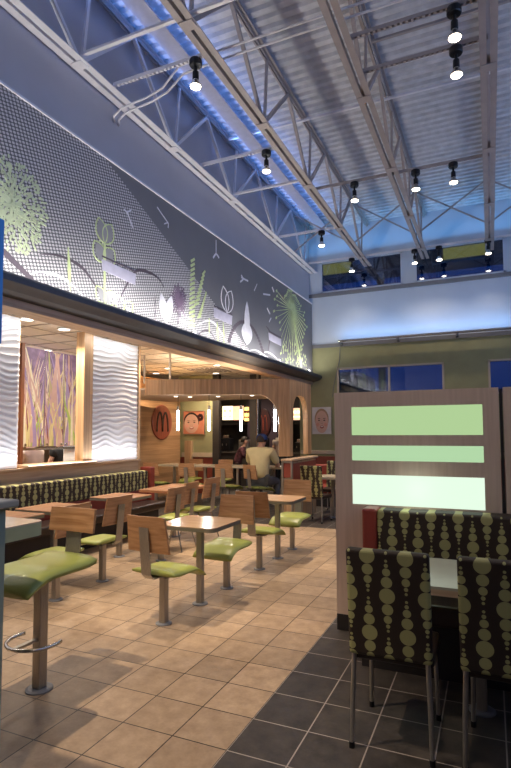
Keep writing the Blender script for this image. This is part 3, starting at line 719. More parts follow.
wall_shape(A0, d, prof, .10, 'header_arch', M_WSTRIP)
d2 = Vector((0, 1)); P2 = Vector((-2.04, 6.5)); L2 = 1.25
prof = [(0, HZ), (0, 1.2), (.16, 1.2), (.16, HB - .4)] + [(.16 + .33 - .33 * math.cos(a), HB - .4 + .4 * math.sin(a)) for a in [PI / 2 * k / 8 for k in range(1, 9)]] + [(L2 - .22 - .33 + .33 * math.sin(a), HB - .4 + .4 * math.cos(a)) for a in [PI / 2 * k / 8 for k in range(0, 9)]] + [(L2 - .22, 1.2), (L2, 1.2), (L2, HZ)]
wall_shape(P2, d2, prof, .10, 'side_arch', M_WSTRIP)
b = slab(B(), [(A0.x + .02, A0.y + .12), (A1.x - .12, A1.y + .12), (-2.14, 7.7), (-3.0, 9.0), (-6.3, 9.0), (-6.45, 6.2)], HB + .10, HB + .14); link_mesh('soffit', b, M_WPALE_X, t)
b = B()
for q in ((190, 397), (218, 396.5), (176, 396.5), (275, 395.5), (252, 395.5)):
    v = U(q[0], q[1], 2, HB + .1); lathe(b, [(.045, -.004), (.045, .01)], 12, (v.x, v.y, HB + .1))
link_mesh('soffit_lights', b, M_EMC, t)
# pendants
pd0 = None
for i, px in enumerate((178, 209, 241, 275)):
    v = U(px, 421, 1, 6.8)
    if pd0 is None:
        pd0 = thing('tube_pendant_lamp', '', 'pendant lamp'); p_ = pd0
        link_mesh('glass_tube', lathe(B(), [(.023, -.20), (.026, -.18), (.026, .20), (.024, .22)], 14), M_EMT, p_)
        link_mesh('cap', lathe(B(), [(.026, .22), (.026, .30), (.01, .31)], 14), M_BRUSH, p_); link_mesh('cord', tube(B(), [(0, 0, .31), (0, 0, 2.43 - v.z)], .005, 6), M_BLACK, p_)
    else: p_ = copy_tree(pd0)
    p_.location = v; p_['label'] = ['slim glowing tube pendant left of the girl portrait', 'slim glowing tube pendant right of the girl portrait', 'slim glowing tube pendant left of the dark kitchen post', 'slim glowing tube pendant next to the right arch pillar'][i]; p_['group'] = 'tube pendants under the canopy'
    point('pendant_light', v + Vector((0, -.09, 0)), 9, (1, .95, .9), .05)
# half wall
t = thing('half_wall', 'low partition with red panels and wood cap under the arch pillars', 'partition', (0, 0, 0))
box('core', (-2.12, -2.00, 6.42, 7.9, 0, 1.10), M_WPALE_Z, t)
box('end_panel', (-2.15, -1.97, 6.40, 6.42, 0, .78), M_WPALE_Z, t); box('red_inset', (-2.125, -1.99, 6.39, 6.405, .83, 1.08), M_REDP, t)
b = B(); bx(b, -2.16, -2.13, 6.37, 6.42, 0, 1.12); bx(b, -1.985, -1.955, 6.37, 6.42, 0, 1.12); bx(b, -2.13, -1.985, 6.37, 6.42, .78, .81); bx(b, -2.13, -1.985, 6.37, 6.42, 1.09, 1.12); link_mesh('metal_edging', b, M_BRUSH, t)
box('red_side_panel', (-2.0, -1.985, 6.45, 7.85, .70, 1.07), M_REDP, t); box('wood_cap', (-2.17, -1.95, 6.36, 7.92, 1.12, 1.155), M_WPALE_Y, t, bev=.006)

# emblem on wooden wall
t = thing('round_emblem', 'red wooden disc with dark double arch letter on the wooden wall', 'sign', (-6.496, 8.98, 1.91), group=None)
link_mesh('disc', lathe(B(), [(.45, .0), (.455, .02), (.44, .035)], 48, axis='X'), wood('emblem_wood', (.20, .045, .025), (.34, .09, .05), 'Z', .35, .7), t)
b = B()
def arch_leg(y0, y1, top, foot, wd=.05):
    pts = []
    for k in range(17):
        q = k / 16; pts.append((.045, y0 + (y1 - y0) * q, foot + (top - foot) * math.sin(PI * q) ** .42))
    return pts
def flat_ribbon(b, pts, wd, x0, x1):
    L = []
    for i, p in enumerate(pts):
        p = Vector(p); a = Vector(pts[max(i - 1, 0)]); c = Vector(pts[min(i + 1, len(pts) - 1)]); tt = (c - a); tt.x = 0; tt.normalize(); s = Vector((0, -tt.z, tt.y)) * wd / 2
        L.append([b.verts.new((x, q.y, q.z)) for q in (p + s, p - s) for x in (x0, x1)])
    for A, C in zip(L, L[1:]):
        for i, j in ((0, 1), (1, 3), (3, 2), (2, 0)): b.faces.new((A[i], A[j], C[j], C[i]))
flat_ribbon(b, arch_leg(-.25, 0, .25, -.24), .05, .036, .05); flat_ribbon(b, arch_leg(0, .25, .25, -.24), .05, .036, .05)
link_mesh('arches', b, mat('emblem_dark', (.035, .018, .016), .4), t)
# portraits (flat prints)
def disc(b, cx, cz, rx, rz, y, n=28, mi=0, sk=0):
    b.faces.new([b.verts.new((cx + rx * math.cos(2 * PI * k / n) + sk * math.sin(2 * PI * k / n), y, cz + rz * math.sin(2 * PI * k / n))) for k in range(n)]).material_index = mi
M_SKIN = mat('skin', (.56, .32, .22), .5, var=.04); M_SKINP = mat('print_skin', (.60, .36, .26), .5, var=.1, scale=4); M_SKINW = mat('print_skin_pale', (.66, .42, .33), .5, var=.1, scale=4)
M_HAIR = mat('hair_dark', (.02, .012, .008), .6, var=.3); M_LIP = mat('print_lip', (.42, .12, .10), .5); M_TOOTH = mat('print_teeth', (.75, .7, .65), .4)
M_CHK = mat('print_cheek', (.66, .33, .25), .5)
def portrait(name, loc, w, h, bg, skin, hair, label, side, flower=None):
    t = thing(name, label, 'picture', loc)
    box('print', (-w / 2, w / 2, 0, .02, 0, h), mat('print_bg_' + name, bg, .5, var=.15, scale=3), t)
    cx = -side * w * .12; cz = h * .45
    b = B(); disc(b, cx, cz + h * .10, w * .37, h * .40, -.002); link_mesh('hair', b, hair, t)
    if flower:
        b = B(); fx = w * .30; fz = h * .72
        for k in range(7):
            a = 2 * PI * k / 7; disc(b, fx + w * .09 * math.cos(a), fz + w * .09 * math.sin(a), w * .07, w * .07, -.0025)
        link_mesh('hair_bow', b, flower, t)
    b = B(); disc(b, cx, cz, w * .34, h * .42, -.003); link_mesh('face', b, skin, t)
    b = B()
    for s in (-1, 1): disc(b, cx + s * w * .2, cz - h * .1, w * .09, h * .07, -.0035)
    link_mesh('cheeks', b, M_CHK, t)
    b = B()
    for s in (-1, 1): disc(b, cx + s * w * .14, cz + h * .06, w * .05, h * .022, -.004); disc(b, cx + s * w * .14, cz + h * .13, w * .07, h * .010, -.004)
    for s in (-1, 1): disc(b, cx + s * w * .03, cz - h * .055, w * .014, h * .009, -.004)
    link_mesh('eyes_and_brows', b, M_HAIR, t)
    b = B(); disc(b, cx + .01 * w, cz - h * .19, w * .105, h * .055, -.004); link_mesh('mouth', b, M_LIP, t)
    b = B(); disc(b, cx + .01 * w, cz - h * .172, w * .07, h * .018, -.005); link_mesh('teeth', b, M_TOOTH, t)
    b = B()
    for q in ((-w / 2 - .01, -w / 2, -.01, h + .01), (w / 2, w / 2 + .01, -.01, h + .01), (-w / 2, w / 2, -.01, 0), (-w / 2, w / 2, h, h + .01)): bx(b, q[0], q[1], -.01, .02, q[2], q[3])
    link_mesh('edge', b, M_BRUSH, t)
v0 = U(183.5, 434, 1, GY - .03); v1 = U(204.5, 411, 1, GY - .03)
portrait('girl_portrait', ((v0.x + v1.x) / 2, GY - .03, v0.z), v1.x - v0.x, v1.z - v0.z, (.62, .22, .12), M_SKINP, M_HAIR, 'orange poster of a smiling dark-haired toddler with a hair bow on green wall', 1, mat('print_bow', (.10, .03, .03), .6))
v0 = U(312.5, 434, 1, REAR - .04); v1 = U(331, 407, 1, REAR - .04)
portrait('baby_portrait', ((v0.x + v1.x) / 2, REAR - .04, v0.z), v1.x - v0.x, v1.z - v0.z, (.66, .64, .64), M_SKINW, mat('print_hair_pale', (.40, .25, .15), .6), 'poster of a light-haired baby on the olive rear wall', 0)
struct(box('trim_12', (-6.35, -6.15, GY - .12, GY - .0, 0, 1.42), M_WPALE_Z))
# dark kitchen side: posts, menu boards, counter
box_k = tag(box('kitchen_post', (-4.62, -4.38, 10.4, 10.6, 0, 3.2), M_DARK), 'dark square post in front of the kitchen behind the seated man', 'post')
v = U(257.5, 420, 1, 10.35); tag(link_mesh('steel_pole', tube(B(), [(v.x, 10.35, 0), (v.x, 10.35, 3.2)], .03, 10), M_CHROME), 'thin bright pole beside the dark kitchen post', 'pole')
spot('green_wall_fill', (-5.9, 9.1, 3.12), (0, .35, -1), 40, WARM, 120, .9, .05)  # added fill that brightens the green wall
M_MENU = [mat('menu_%d' % i, c, emit=c, estr=s) for i, (c, s) in enumerate((((1, .80, .50), 2.2), ((1, .62, .18), 2.4), ((1, .45, .28), 1.8), ((.9, .55, .35), 1.2)))]
MENUS = [((244.5, 407), (249, 421), 1, 'small amber menu board touching the dark post'), ((215, 405), (221, 417), 1, 'narrow amber menu board at the far left'), ((222.5, 406), (232.8, 420), 0, 'bright food menu board left of the dark post'), ((233.2, 406), (243.5, 420), 2, 'wide food menu board next to the dark post'), ((279, 409), (292, 421), 2, 'reddish menu board behind the right arch pillar'), ((293.5, 408), (300, 420), 3, 'pale menu board seen through the side arch')]
for k, (a, c, mi, lab) in enumerate(MENUS):
    v0 = U(a[0], c[1], 1, 13); v1 = U(c[0], a[1], 1, 13); W_, H_ = v1.x - v0.x, v1.z - v0.z
    t = thing('menu_board', lab, 'menu board', (v0.x, 13, v0.z), group='lit menu boards over the kitchen counter')
    box('casing', (-.004, W_ + .004, .01, .1, -.04, H_ + .04), M_BLACK, t); lf_ = box('lit_face', (0, W_, 0, .01, 0, H_), M_MENU[mi], t)
    n = max(2, int(W_ / .16))
    for i in range(n):
        cx = (i + .5) * W_ / n
        b = B(); lathe(b, [(.05, -.006), (.05, 0)], 10, (cx, 0, H_ * .66), 'Y'); bx(b, cx - .05, cx + .05, -.004, 0, H_ * .22, H_ * .32)
        link_mesh('food_picture', b, M_MENU[(mi + 1) % 4] if mi != 1 else M_REDP, lf_)
t = thing('service_counter', 'dark service counter in front of the kitchen', 'counter', (-5.4, 12.2, 0)); box('body', (-2.5, 2.6, 0, .6, 0, 1.0), M_DARK, t); box('worktop', (-2.55, 2.65, -.03, .63, 1.0, 1.04), mat('counter_top', (.10, .09, .08), .2), t)
t = thing('oval_emblem', 'dark red oval emblem on the kitchen wall behind the seated man', 'sign', (-5.32, 12.98, 1.95)); link_mesh('disc', lathe(B(), [(.36, 0), (.36, -.03), (.34, -.04)], 32, axis='Y'), mat('dark_red', (.05, .012, .014), .4), t)
t.scale = (.7, 1, 1.25)
b = B()
for y0, y1 in ((-.2, 0), (0, .2)):
    pts = [(0, y0 + (y1 - y0) * k / 14, -.2 + .38 * math.sin(PI * k / 14) ** .45) for k in range(15)]; tube(b, [(p[1], -.045, p[2]) for p in pts], .016, 6)
link_mesh('arches', b, M_REDP, t)
box('wall_emblem_back', (-5.9, -4.6, 13.0, 13.1, 0, 3.2), mat('plum_wall', (.05, .03, .045), .7)); struct(bpy.data.objects['wall_emblem_back'])
random.seed(3)
for k in range(7):
    t = thing('kitchen_machine', ['steel coffee machine at the left end of the counter', 'small dark urn beside the coffee machine', 'steel dispenser left of the crouching customer', 'squat black till on the counter', 'tall steel cup rack behind the dark post', 'grey drinks machine behind the man', 'low steel warmer under the right menu board'][k], 'kitchen appliance', (-7.0 + k * .62, 12.5, 1.04), group='appliances on the kitchen counter')
    hh = .28 + .25 * random.random(); box('body', (-.16, .16, -.14, .14, .02, hh), M_BRUSH if k % 2 == 0 else M_BLACK, t, bev=.02); box('hopper', (-.1, .1, -.1, .1, hh, hh + .09), M_CHROME if k % 2 else M_BLACK, t, bev=.01)
    b = B()
    for s in (-1, 1): tube(b, [(s * .07, -.14, hh * .6), (s * .07, -.2, hh * .6), (s * .07, -.2, hh * .45)], .012, 6)
    link_mesh('tap', b, M_CHROME, t); b = B(); bx(b, -.15, .15, -.13, .13, 0, .02); link_mesh('foot', b, M_BLACK, t)
spot('kitchen_light', (-5.5, 11.5, 3.1), (0, .2, -1), 170, WARM, 140, .9, .1); spot('kitchen_light', (-3.2, 12.6, 3.1), (0, .2, -1), 130, WARM, 140, .9, .1)

# ================================================================== DIVIDER WITH LIGHT BOXES
t = thing('divider_wall', 'tall light wood divider with three glowing green windows', 'room divider', (0, 1.86, 0))
X0 = .08; ZT = 1.97; boxes = [(.225, 1.24, 1.61, 1.845), (.225, 1.24, 1.40, 1.525), (.225, 1.24, 1.04, 1.285)]
b = B()
bx(b, X0, .225, 0, .14, .13, ZT); bx(b, 1.24, 1.355, 0, .14, .13, ZT); zs = [.13] + [q for bb in boxes[::-1] for q in (bb[2], bb[3])] + [ZT]
for i in range(0, len(zs), 2): bx(b, .225, 1.24, 0, .14, zs[i], zs[i + 1])
link_mesh('wood_frame', b, M_DIVW, t)
gl = [mat('lightbox_%d' % i, (.02, .02, .02), emit=c, estr=s) for i, (c, s) in enumerate((((.48, .70, .34), .82), ((.48, .74, .42), .84), ((.80, 1.0, .80), .92)))]
for i, q in enumerate(boxes):
    o = box('glowing_pane', (q[0], q[1], .012, .128, q[2], q[3]), gl[i], t)
    o['label'] = ['upper green glowing pane', 'narrow middle green glowing pane', 'lower almost white glowing pane'][i]
box('plinth', (X0 + .0, 1.355, -.005, .145, 0, .13), M_BASE, t)
t = thing('divider_wall', 'plain light wood divider panel at the right photo edge', 'room divider', (0, 1.86, 0)); box('panel', (1.385, 3.6, 0, .14, .13, ZT), M_DIVW, t); box('joint_strip', (1.36, 1.38, .01, .13, .0, ZT - .01), M_BASE, t); box('plinth', (1.385, 3.6, -.005, .145, 0, .13), M_BASE, t)
point('lightbox_light', (.73, 1.70, 1.16), 1.2, (.85, 1, .82), .1)
# bench in front of divider
t = thing('banquette', 'dotted booth bench with red end panel before the glowing divider', 'bench', (0, 0, 0))
box('backrest', (.462, 3.4, 1.66, 1.85, .50, 1.03), M_DOTX, t, bev=.02, seg=3); box('end_panel', (.345, .46, 1.655, 1.852, .12, 1.035), M_REDV, t, bev=.02, seg=3)
box('seat', (.36, 3.4, 1.16, 1.66, .36, .50), M_BROWN, t, bev=.03, seg=3); box('base', (.42, 3.4, 1.26, 1.8, 0, .36), M_BASE, t)

# ================================================================== TABLES
def pedestal(t, x, y, top, r=.03, plate=.075):
    po = box('table_post', (x - r, x + r, y - r, y + r, .012, top), M_BRUSH, t, bev=.006)
    link_mesh('floor_plate', lathe(B(), [(plate, 0), (plate, .008), (plate * .8, .014)], 20, (x, y, 0)), M_TRIM, po)
def table(cx, cy, w, dpt, top, label, mt=M_TABLE, edge=M_EDGE, th=.04, posts=None, rc=.07, group='pedestal tables', rz=0):
    t = thing('pedestal_table', label, 'table', (cx, cy, 0), rz, group)
    link_mesh('tabletop', slab(B(), rrect(-w / 2, w / 2, -dpt / 2, dpt / 2, rc), top - .008, top, 0), mt, t)
    link_mesh('table_edge', slab(B(), rrect(-w / 2, w / 2, -dpt / 2, dpt / 2, rc), top - th, top - .008, 0), edge, t)
    for px, py in (posts or [(0, 0)]): pedestal(t, px, py, top - th)
    box('mounting_plate', (-.13, .13, -.13, .13, top - th - .01, top - th), M_TRIM, t)
    return t
table(-1.30, 1.98, .62, .62, .78, 'square wood-top table between the two nearest pedestal chairs', group='tables of the central row')
table(-1.29, 3.98, .62, .62, .78, 'square wood-top table second from the camera in the central row', group='tables of the central row')
table(-1.37, -.52, .62, .62, 1.14, 'high cream bar table with pale green edge at the left edge', M_CREAM, mat('sage_edge', (.42, .45, .26), .5), .08, rc=.05, group=None)
table(-3.42, 1.50, .62, .62, .775, 'rosy wood table along the bench nearest the camera', M_TABLER, rc=.04, group='tables along the wall bench')
table(-3.42, 2.24, .62, .62, .775, 'rosy wood table along the bench, second from the camera', M_TABLER, rc=.04, group='tables along the wall bench')
table(-3.38, 3.42, .62, .60, .775, 'rosy wood table along the bench behind the chair with brown back', M_TABLER, posts=[(.12, -.18)], rc=.04, group='tables along the wall bench')
table(-3.32, 4.68, .66, 1.02, .775, 'long rosy wood table at the far end of the bench', M_TABLER, mat('rosy_edge', (.40, .17, .08), .4), rc=.03, group='tables along the wall bench', posts=[(-.02, .0)])
for k, (xx, lab) in enumerate(((-5.55, 'cream table of the back row, farthest left'), (-4.72, 'cream table of the back row, second from the left'), (-3.89, 'cream table of the back row, just left of the man'), (-3.02, 'cream table in front of the seated man in yellow'))):
    table(1.29 + (xx - 1.29) * 1.043, 8.70, .80, .62, .86, lab, M_CREAM, M_CREAM, rc=.03, posts=[(0, -.1)], group='cream tables of the back row')
table(-1.52, 7.45, .55, .7, .79, 'cream table behind the low partition by the rear booth', M_CREAM, M_CREAM, rc=.03, group=None)
# booth table right
t = thing('booth_table', 'pale table between the dotted chairs and the glowing divider', 'table', (1.2, .92, 0))
link_mesh('tabletop', slab(B(), rrect(-.62, .62, -.33, .36, .04), .77, .785), mat('pale_laminate', (.52, .50, .38), .22, var=.03), t); link_mesh('table_edge', slab(B(), rrect(-.62, .62, -.33, .36, .04), .735, .77), M_WPALE_X, t)
pedestal(t, .0, .02, .735)

# ================================================================== CHAIRS
def seat_bm(z, w=.46, dpt=.46, y0=-.15, wf=True, th=.05):
    """upholstered seat with a waterfall front (towards +y)"""
    b = B(); n = 12; prof = []
    for k in range(n + 1):
        q = k / n; y = y0 + dpt * q
        dz = 0
        if wf and q > .62: s = (q - .62) / .38; dz = -.085 * s * s * 1.0
        if q < .15: dz += .012 * ((.15 - q) / .15)
        prof.append((y, z + dz, max(.018, th * (1 - .25 * max(0, q - .8) / .2))))
    m = 8; rows = []
    for y, zt, tt in prof:
        top = []; bot = []
        for j in range(m + 1):
            s = j / m * 2 - 1; e = abs(s) ** 6
            edge = 1 if 0 < abs(s) < 1 else 1
            x = s * w / 2
            top.append((x, y, zt - .018 * e + .006 * (1 - s * s))); bot.append((x * .97, y, zt - tt + .006 * e))
        rows.append((top, bot))
    TV = [[b.verts.new(p) for p in r[0]] for r in rows]; BV = [[b.verts.new(p) for p in r[1]] for r in rows]
    for i in range(n):
        for j in range(m):
            b.faces.new((TV[i][j], TV[i][j + 1], TV[i + 1][j + 1], TV[i + 1][j])); b.faces.new((BV[i][j], BV[i + 1][j], BV[i + 1][j + 1], BV[i][j + 1]))
        b.faces.new((TV[i][0], TV[i + 1][0], BV[i + 1][0], BV[i][0])); b.faces.new((TV[i][m], BV[i][m], BV[i + 1][m], TV[i + 1][m]))
    for j in range(m):
        b.faces.new((TV[0][j], BV[0][j], BV[0][j + 1], TV[0][j + 1])); b.faces.new((TV[n][j], TV[n][j + 1], BV[n][j + 1], BV[n][j]))
    return b
def board_bm(zb, zt, wb, wt, y, lean, th=.02):
    b = B(); out = []
    n = 8
    P = []
    for zz, ww, yy in ((zb, wb, y), (zt, wt, y - lean)):
        P.append([(ww * (k / n - .5), yy - .015 * (1 - (2 * k / n - 1) ** 2), zz) for k in range(n + 1)])
    def vs(off): return [[b.verts.new((p[0], p[1] + off, p[2])) for p in r] for r in P]
    A, C = vs(0), vs(-th)
    for k in range(n):
        b.faces.new((A[0][k], A[0][k + 1], A[1][k + 1], A[1][k])); b.faces.new((C[0][k], C[1][k], C[1][k + 1], C[0][k + 1]))
        b.faces.new((A[1][k], A[1][k + 1], C[1][k + 1], C[1][k])); b.faces.new((A[0][k], C[0][k], C[0][k + 1], A[0][k + 1]))
    for k in (0, n): b.faces.new((A[0][k], A[1][k], C[1][k], C[0][k]) if k == 0 else (A[0][k], C[0][k], C[1][k], A[1][k]))
    return b
def upright_bm(z0, z1, y0, y1, wd=.10, th=.008, cx=0):
    b = B(); pts = [(y0 + .14, z0 - .012), (y0 + .04, z0 - .012), (y0, z0 + .03), (y0 - .01, z0 + .12), (y1, z1)]
    L = []
    for y, z in pts: L.append([b.verts.new((cx + s * wd / 2, y + o, z - (o if z < z0 else 0))) for s in (-1, 1) for o in (0, -th)])
    for A, C in zip(L, L[1:]):
        for i, j in ((0, 2), (2, 3), (3, 1), (1, 0)): b.faces.new((A[i], A[j], C[j], C[i]))
    b.faces.new([L[0][i] for i in (0, 1, 3, 2)]); b.faces.new([L[-1][i] for i in (0, 2, 3, 1)])
    return b
def make_chair(kind, name='cafe_chair'):
    t = thing(name, '', 'chair')
    if kind == 'stool':
        z = .80
        link_mesh('seat', seat_bm(z, .50, .56, -.24, th=.055), M_GREEN, t, smooth=True)
        link_mesh('backrest', board_bm(.955, 1.115, .40, .40, -.245, .02), M_WCHAIR, t)
        link_mesh('back_upright', upright_bm(z - .05, 1.06, -.262, -.285, .13), M_BRUSH, t)
        po = box('pedestal_post', (-.033, .033, -.033, .033, .014, z - .05), M_BRUSH, t, bev=.006)
        link_mesh('floor_plate', lathe(B(), [(.085, 0), (.085, .008), (.07, .014)], 24), M_TRIM, po)
        b = B(); tube(b, [(.17 * math.cos(a), .04 + .17 * math.sin(a), .32) for a in [math.radians(q) for q in range(-20, 201, 10)]], .012, 8)
        fr = link_mesh('foot_ring', b, M_CHROME, t, smooth=True); link_mesh('foot_ring_bar', bar(B(), (0, .03, .32), (0, .20, .32), .03, .018), M_BRUSH, fr)
        return t
    z = .475
    link_mesh('seat', seat_bm(z, th=.042), M_GREEN, t, smooth=True)
    link_mesh('backrest', board_bm(.645, .945, .44, .40, -.185, .045), M_WCHAIR, t)
    link_mesh('back_upright', upright_bm(z - .045, .855, -.222, -.262), M_BRUSH, t)
    if kind == 'pedestal':
        po = box('pedestal_post', (-.03, .03, -.03, .03, .012, z - .05), M_BRUSH, t, bev=.006)
        link_mesh('floor_plate', lathe(B(), [(.07, 0), (.07, .008), (.055, .014)], 24), M_TRIM, po)
        box('seat_bracket', (-.11, .11, -.10, .12, z - .062, z - .050), M_TRIM, t)
    else:
        for s in (-1, 1):
            link_mesh('leg', tube(B(), [(s * .12, .10, z - .055), (s * .17, .16, z - .10), (s * .21, .24, .01)], .011, 8), M_CHROME, t)
            link_mesh('leg', tube(B(), [(s * .12, -.06, z - .055), (s * .17, -.10, z - .10), (s * .21, -.20, .01)], .011, 8), M_CHROME, t)
        b = B(); bx(b, -.15, .15, -.08, .12, z - .062, z - .050); link_mesh('seat_bracket', b, M_TRIM, t)
    return t
N_, S_, W_ = 0, PI, PI / 2        # facing +y, -y, -x
protos = {}
def chair(kind, x, y, rz, label, group, off=(0, 0)):
    if kind in protos: o = copy_tree(protos[kind])
    else: protos[kind] = o = make_chair(kind, {'stool': 'bar_stool', 'pedestal': 'cafe_chair', 'loose': 'cafe_chair'}[kind])
    o.location = (x, y, 0); o.rotation_euler = (0, 0, rz); o['label'] = label; o['group'] = group
    return o
g1 = 'pedestal chairs of the central row'
chair('pedestal', -1.325, 1.40, N_ - .10, 'green pedestal chair nearest the camera in the centre, back to the viewer', g1)
chair('pedestal', -1.30, 2.54, S_ - .04, 'green pedestal chair facing the camera across the nearest centre table', g1)
chair('pedestal', -1.29, 3.38, N_ + .02, 'green pedestal chair, back to the viewer, at the second centre table', g1)
chair('pedestal', -1.30, 4.56, S_ - .02, 'green pedestal chair facing the camera, in front of the low partition', g1)
g2 = 'chairs facing the wall bench'
chair('pedestal', -2.67, 1.52, W_, 'green pedestal chair facing the bench, mostly hidden behind the bar stool back', g2)
chair('pedestal', -2.69, 2.23, W_ - .05, 'green pedestal chair facing the bench, left of the nearest centre chair', g2)
chair('pedestal', -2.62, 3.27, W_, 'green chair facing the bench, nearest of three at the far bench tables', g2)
chair('loose', -2.80, 3.92, W_ + .05, 'green four-legged chair facing the bench, middle of three at the far tables', g2)
chair('loose', -2.88, 4.72, W_ - .12, 'green four-legged chair facing the bench, farthest of three, chrome legs showing', g2)
g3 = 'chairs of the back row'
chair('pedestal', -6.0, 8.05, N_, 'near-side chair of the back row, farthest left by the red bench end', g3)
chair('pedestal', -5.03, 8.05, N_, 'near-side chair of the back row, second from left', g3)
chair('pedestal', -4.06, 8.0, N_, 'near-side chair of the back row, directly left of the man', g3)
chair('pedestal', -5.79, 9.32, S_, 'far-side chair of the back row below the girl portrait', g3)
chair('pedestal', -4.92, 9.32, S_, 'far-side chair of the back row below the kitchen opening', g3)
chair('pedestal', -3.32, 7.95, N_ - .45, 'turned green chair the man in the yellow shirt sits on', g3)
chair('stool', -1.38, .10, S_ - .02, 'tall green bar stool with footrest in the left foreground', None).pop('group', None) if False else None
o = chair('stool', -1.40, .10, S_ - .02, 'tall green bar stool with footrest in the left foreground', 'x'); del o['group']
# dotted upholstered chairs
def make_dotted():
    t = thing('dining_chair', '', 'chair')
    b = B(); bx(b, -.21, .21, -.03, .03, .47, 1.03, .018, 3)
    for vv in b.verts: vv.co.y -= (vv.co.z - .5) * .10
    link_mesh('backrest', b, M_DOTX, t)
    box('seat', (-.21, .21, .035, .44, .42, .49), M_BROWN, t, bev=.025, seg=3)
    for s in (-1, 1):
        for lg, xx, yy in ((tube(B(), [(s * .185, .0, .52), (s * .195, -.015, .25), (s * .20, -.035, .02)], .013, 10, rs=[.013, .013, .011]), .20, -.035), (tube(B(), [(s * .18, .40, .42), (s * .19, .42, .02)], .012, 10), .19, .42)):
            lo_ = link_mesh('leg', lg, M_BRUSH, t); link_mesh('rubber_foot', lathe(B(), [(.015, 0), (.015, .03)], 10, (s * xx, yy, 0)), M_BLACK, lo_)
    return t
dc0 = make_dotted()
def dotted(o, x, y, rz, label): o.location = (x, y, 0); o.rotation_euler = (0, 0, rz); o['label'] = label; o['group'] = 'dotted upholstered chairs'
dotted(dc0, .785, .32, 0, 'dark dotted upholstered chair in the right foreground, whole back visible')
dotted(copy_tree(dc0), 1.335, .32, -.03, 'dark dotted upholstered chair cut by the right photo edge')
dotted(copy_tree(dc0), -1.70, 6.72, -.12, 'small distant dotted chair beside the low partition')
dotted(copy_tree(dc0), -1.70, 8.35, PI, 'distant dotted chair facing the camera beyond the cream booth table')
t = thing('red_booth_seat', 'red padded booth seat behind the low partition', 'bench', (-2.2, 9.0, 0)); box('backrest', (-.3, .55, .22, .36, .4, .90), M_REDV, t, bev=.04, seg=3); box('seat', (-.3, .55, -.28, .22, .3, .46), M_REDV, t, bev=.03, seg=3); box('base', (-.25, .5, -.2, .32, 0, .3), M_BASE, t)

# ================================================================== LONG WALL BENCH
t = thing('banquette', 'long dotted wall bench with dark seat below the carved panels', 'bench', (0, 0, 0))
box('backrest', (-4.38, -4.20, -1.5, 5.20, .66, .985), M_DOTY, t, bev=.03, seg=3); box('red_back_strip', (-4.38, -4.22, -1.5, 5.20, .46, .655), M_REDV, t, bev=.01)
box('end_panel', (-4.385, -4.15, 5.205, 5.33, .1, 1.04), M_REDV, t, bev=.02, seg=3)
box('seat', (-4.22, -3.80, -1.5, 5.20, .36, .475), M_BROWN, t, bev=.03, seg=3); box('base', (-4.36, -3.98, -1.5, 5.20, 0, .36), M_BASE, t)

# ================================================================== FOREGROUND LEFT
t = thing('foreground_partition', 'grey-brown low partition with a cap cut by the left photo edge', 'partition', (0, 0, 0))
M_PARTI = mat('partition_laminate', (.26, .22, .17), .5, var=.08, scale=6, aniso=(12, 12, 1))
box('panel', (-1.9, -.775, -.95, -.76, .02, 1.30), M_PARTI, t); box('metal_edge', (-.775, -.745, -.955, -.755, .02, 1.30), mat('sage_metal', (.36, .40, .30), .5, 0), t, bev=.004)
box('cap', (-1.9, -.70, -.99, -.72, 1.30, 1.335), mat('cap_grey', (.36, .34, .28), .4), t, bev=.008); box('foot_strip', (-1.9, -.75, -.95, -.76, 0, .02), M_BASE, t)
link_mesh('bolt', lathe(B(), [(.014, 0), (.012, .008)], 10, (-.742, -.80, .12), 'X'), M_CHROME, t)
t = thing('deepened_hanging_sign', 'blue hanging sign with depth added to shade the floor, cut by the left photo edge', 'sign', (0, 0, 0))
box('panel', (-1.9, -.805, -1.5, -.75, 2.06, 2.66), M_BLUEP, t, bev=.006); b = B()  # depth of the sign is added so that it shades the floor
for xx in (-1.7, -1.0): tube(b, [(xx, -.775, 2.66), (xx, -.775, 7.2)], .004, 6)
link_mesh('hanging_wire', b, M_BLACK, t)

# ================================================================== PEOPLE
def skin_obj(name, J, E, mt, parent, sub=2, loc=(0, 0, 0)):
    """J: name -> (x,y,z,r); E: pairs; grown with a skin modifier then applied"""
    keys = list(J); me = bpy.data.meshes.new(name)
    me.from_pydata([J[k][:3] for k in keys], [(keys.index(a), keys.index(b_)) for a, b_ in E], [])
    o = bpy.data.objects.new(name, me); COL.objects.link(o)
    md = o.modifiers.new('s', 'SKIN'); md.use_smooth_shade = True
    for i, k in enumerate(keys):
        sv = me.skin_vertices[0].data[i]; r = J[k][3]; sv.radius = (r, r) if not isinstance(r, tuple) else r; sv.use_root = (i == 0)
    o.modifiers.new('d', 'SUBSURF').levels = sub; o.modifiers['d'].render_levels = sub
    dg = bpy.context.evaluated_depsgraph_get(); nm = bpy.data.meshes.new_from_object(o.evaluated_get(dg))
    bpy.data.objects.remove(o)
    nm.materials.clear(); nm.materials.append(mt)
    for p in nm.polygons: p.use_smooth = True
    r_ = bpy.data.objects.new(name, nm); COL.objects.link(r_); r_.parent = parent; r_.location = loc
    return r_
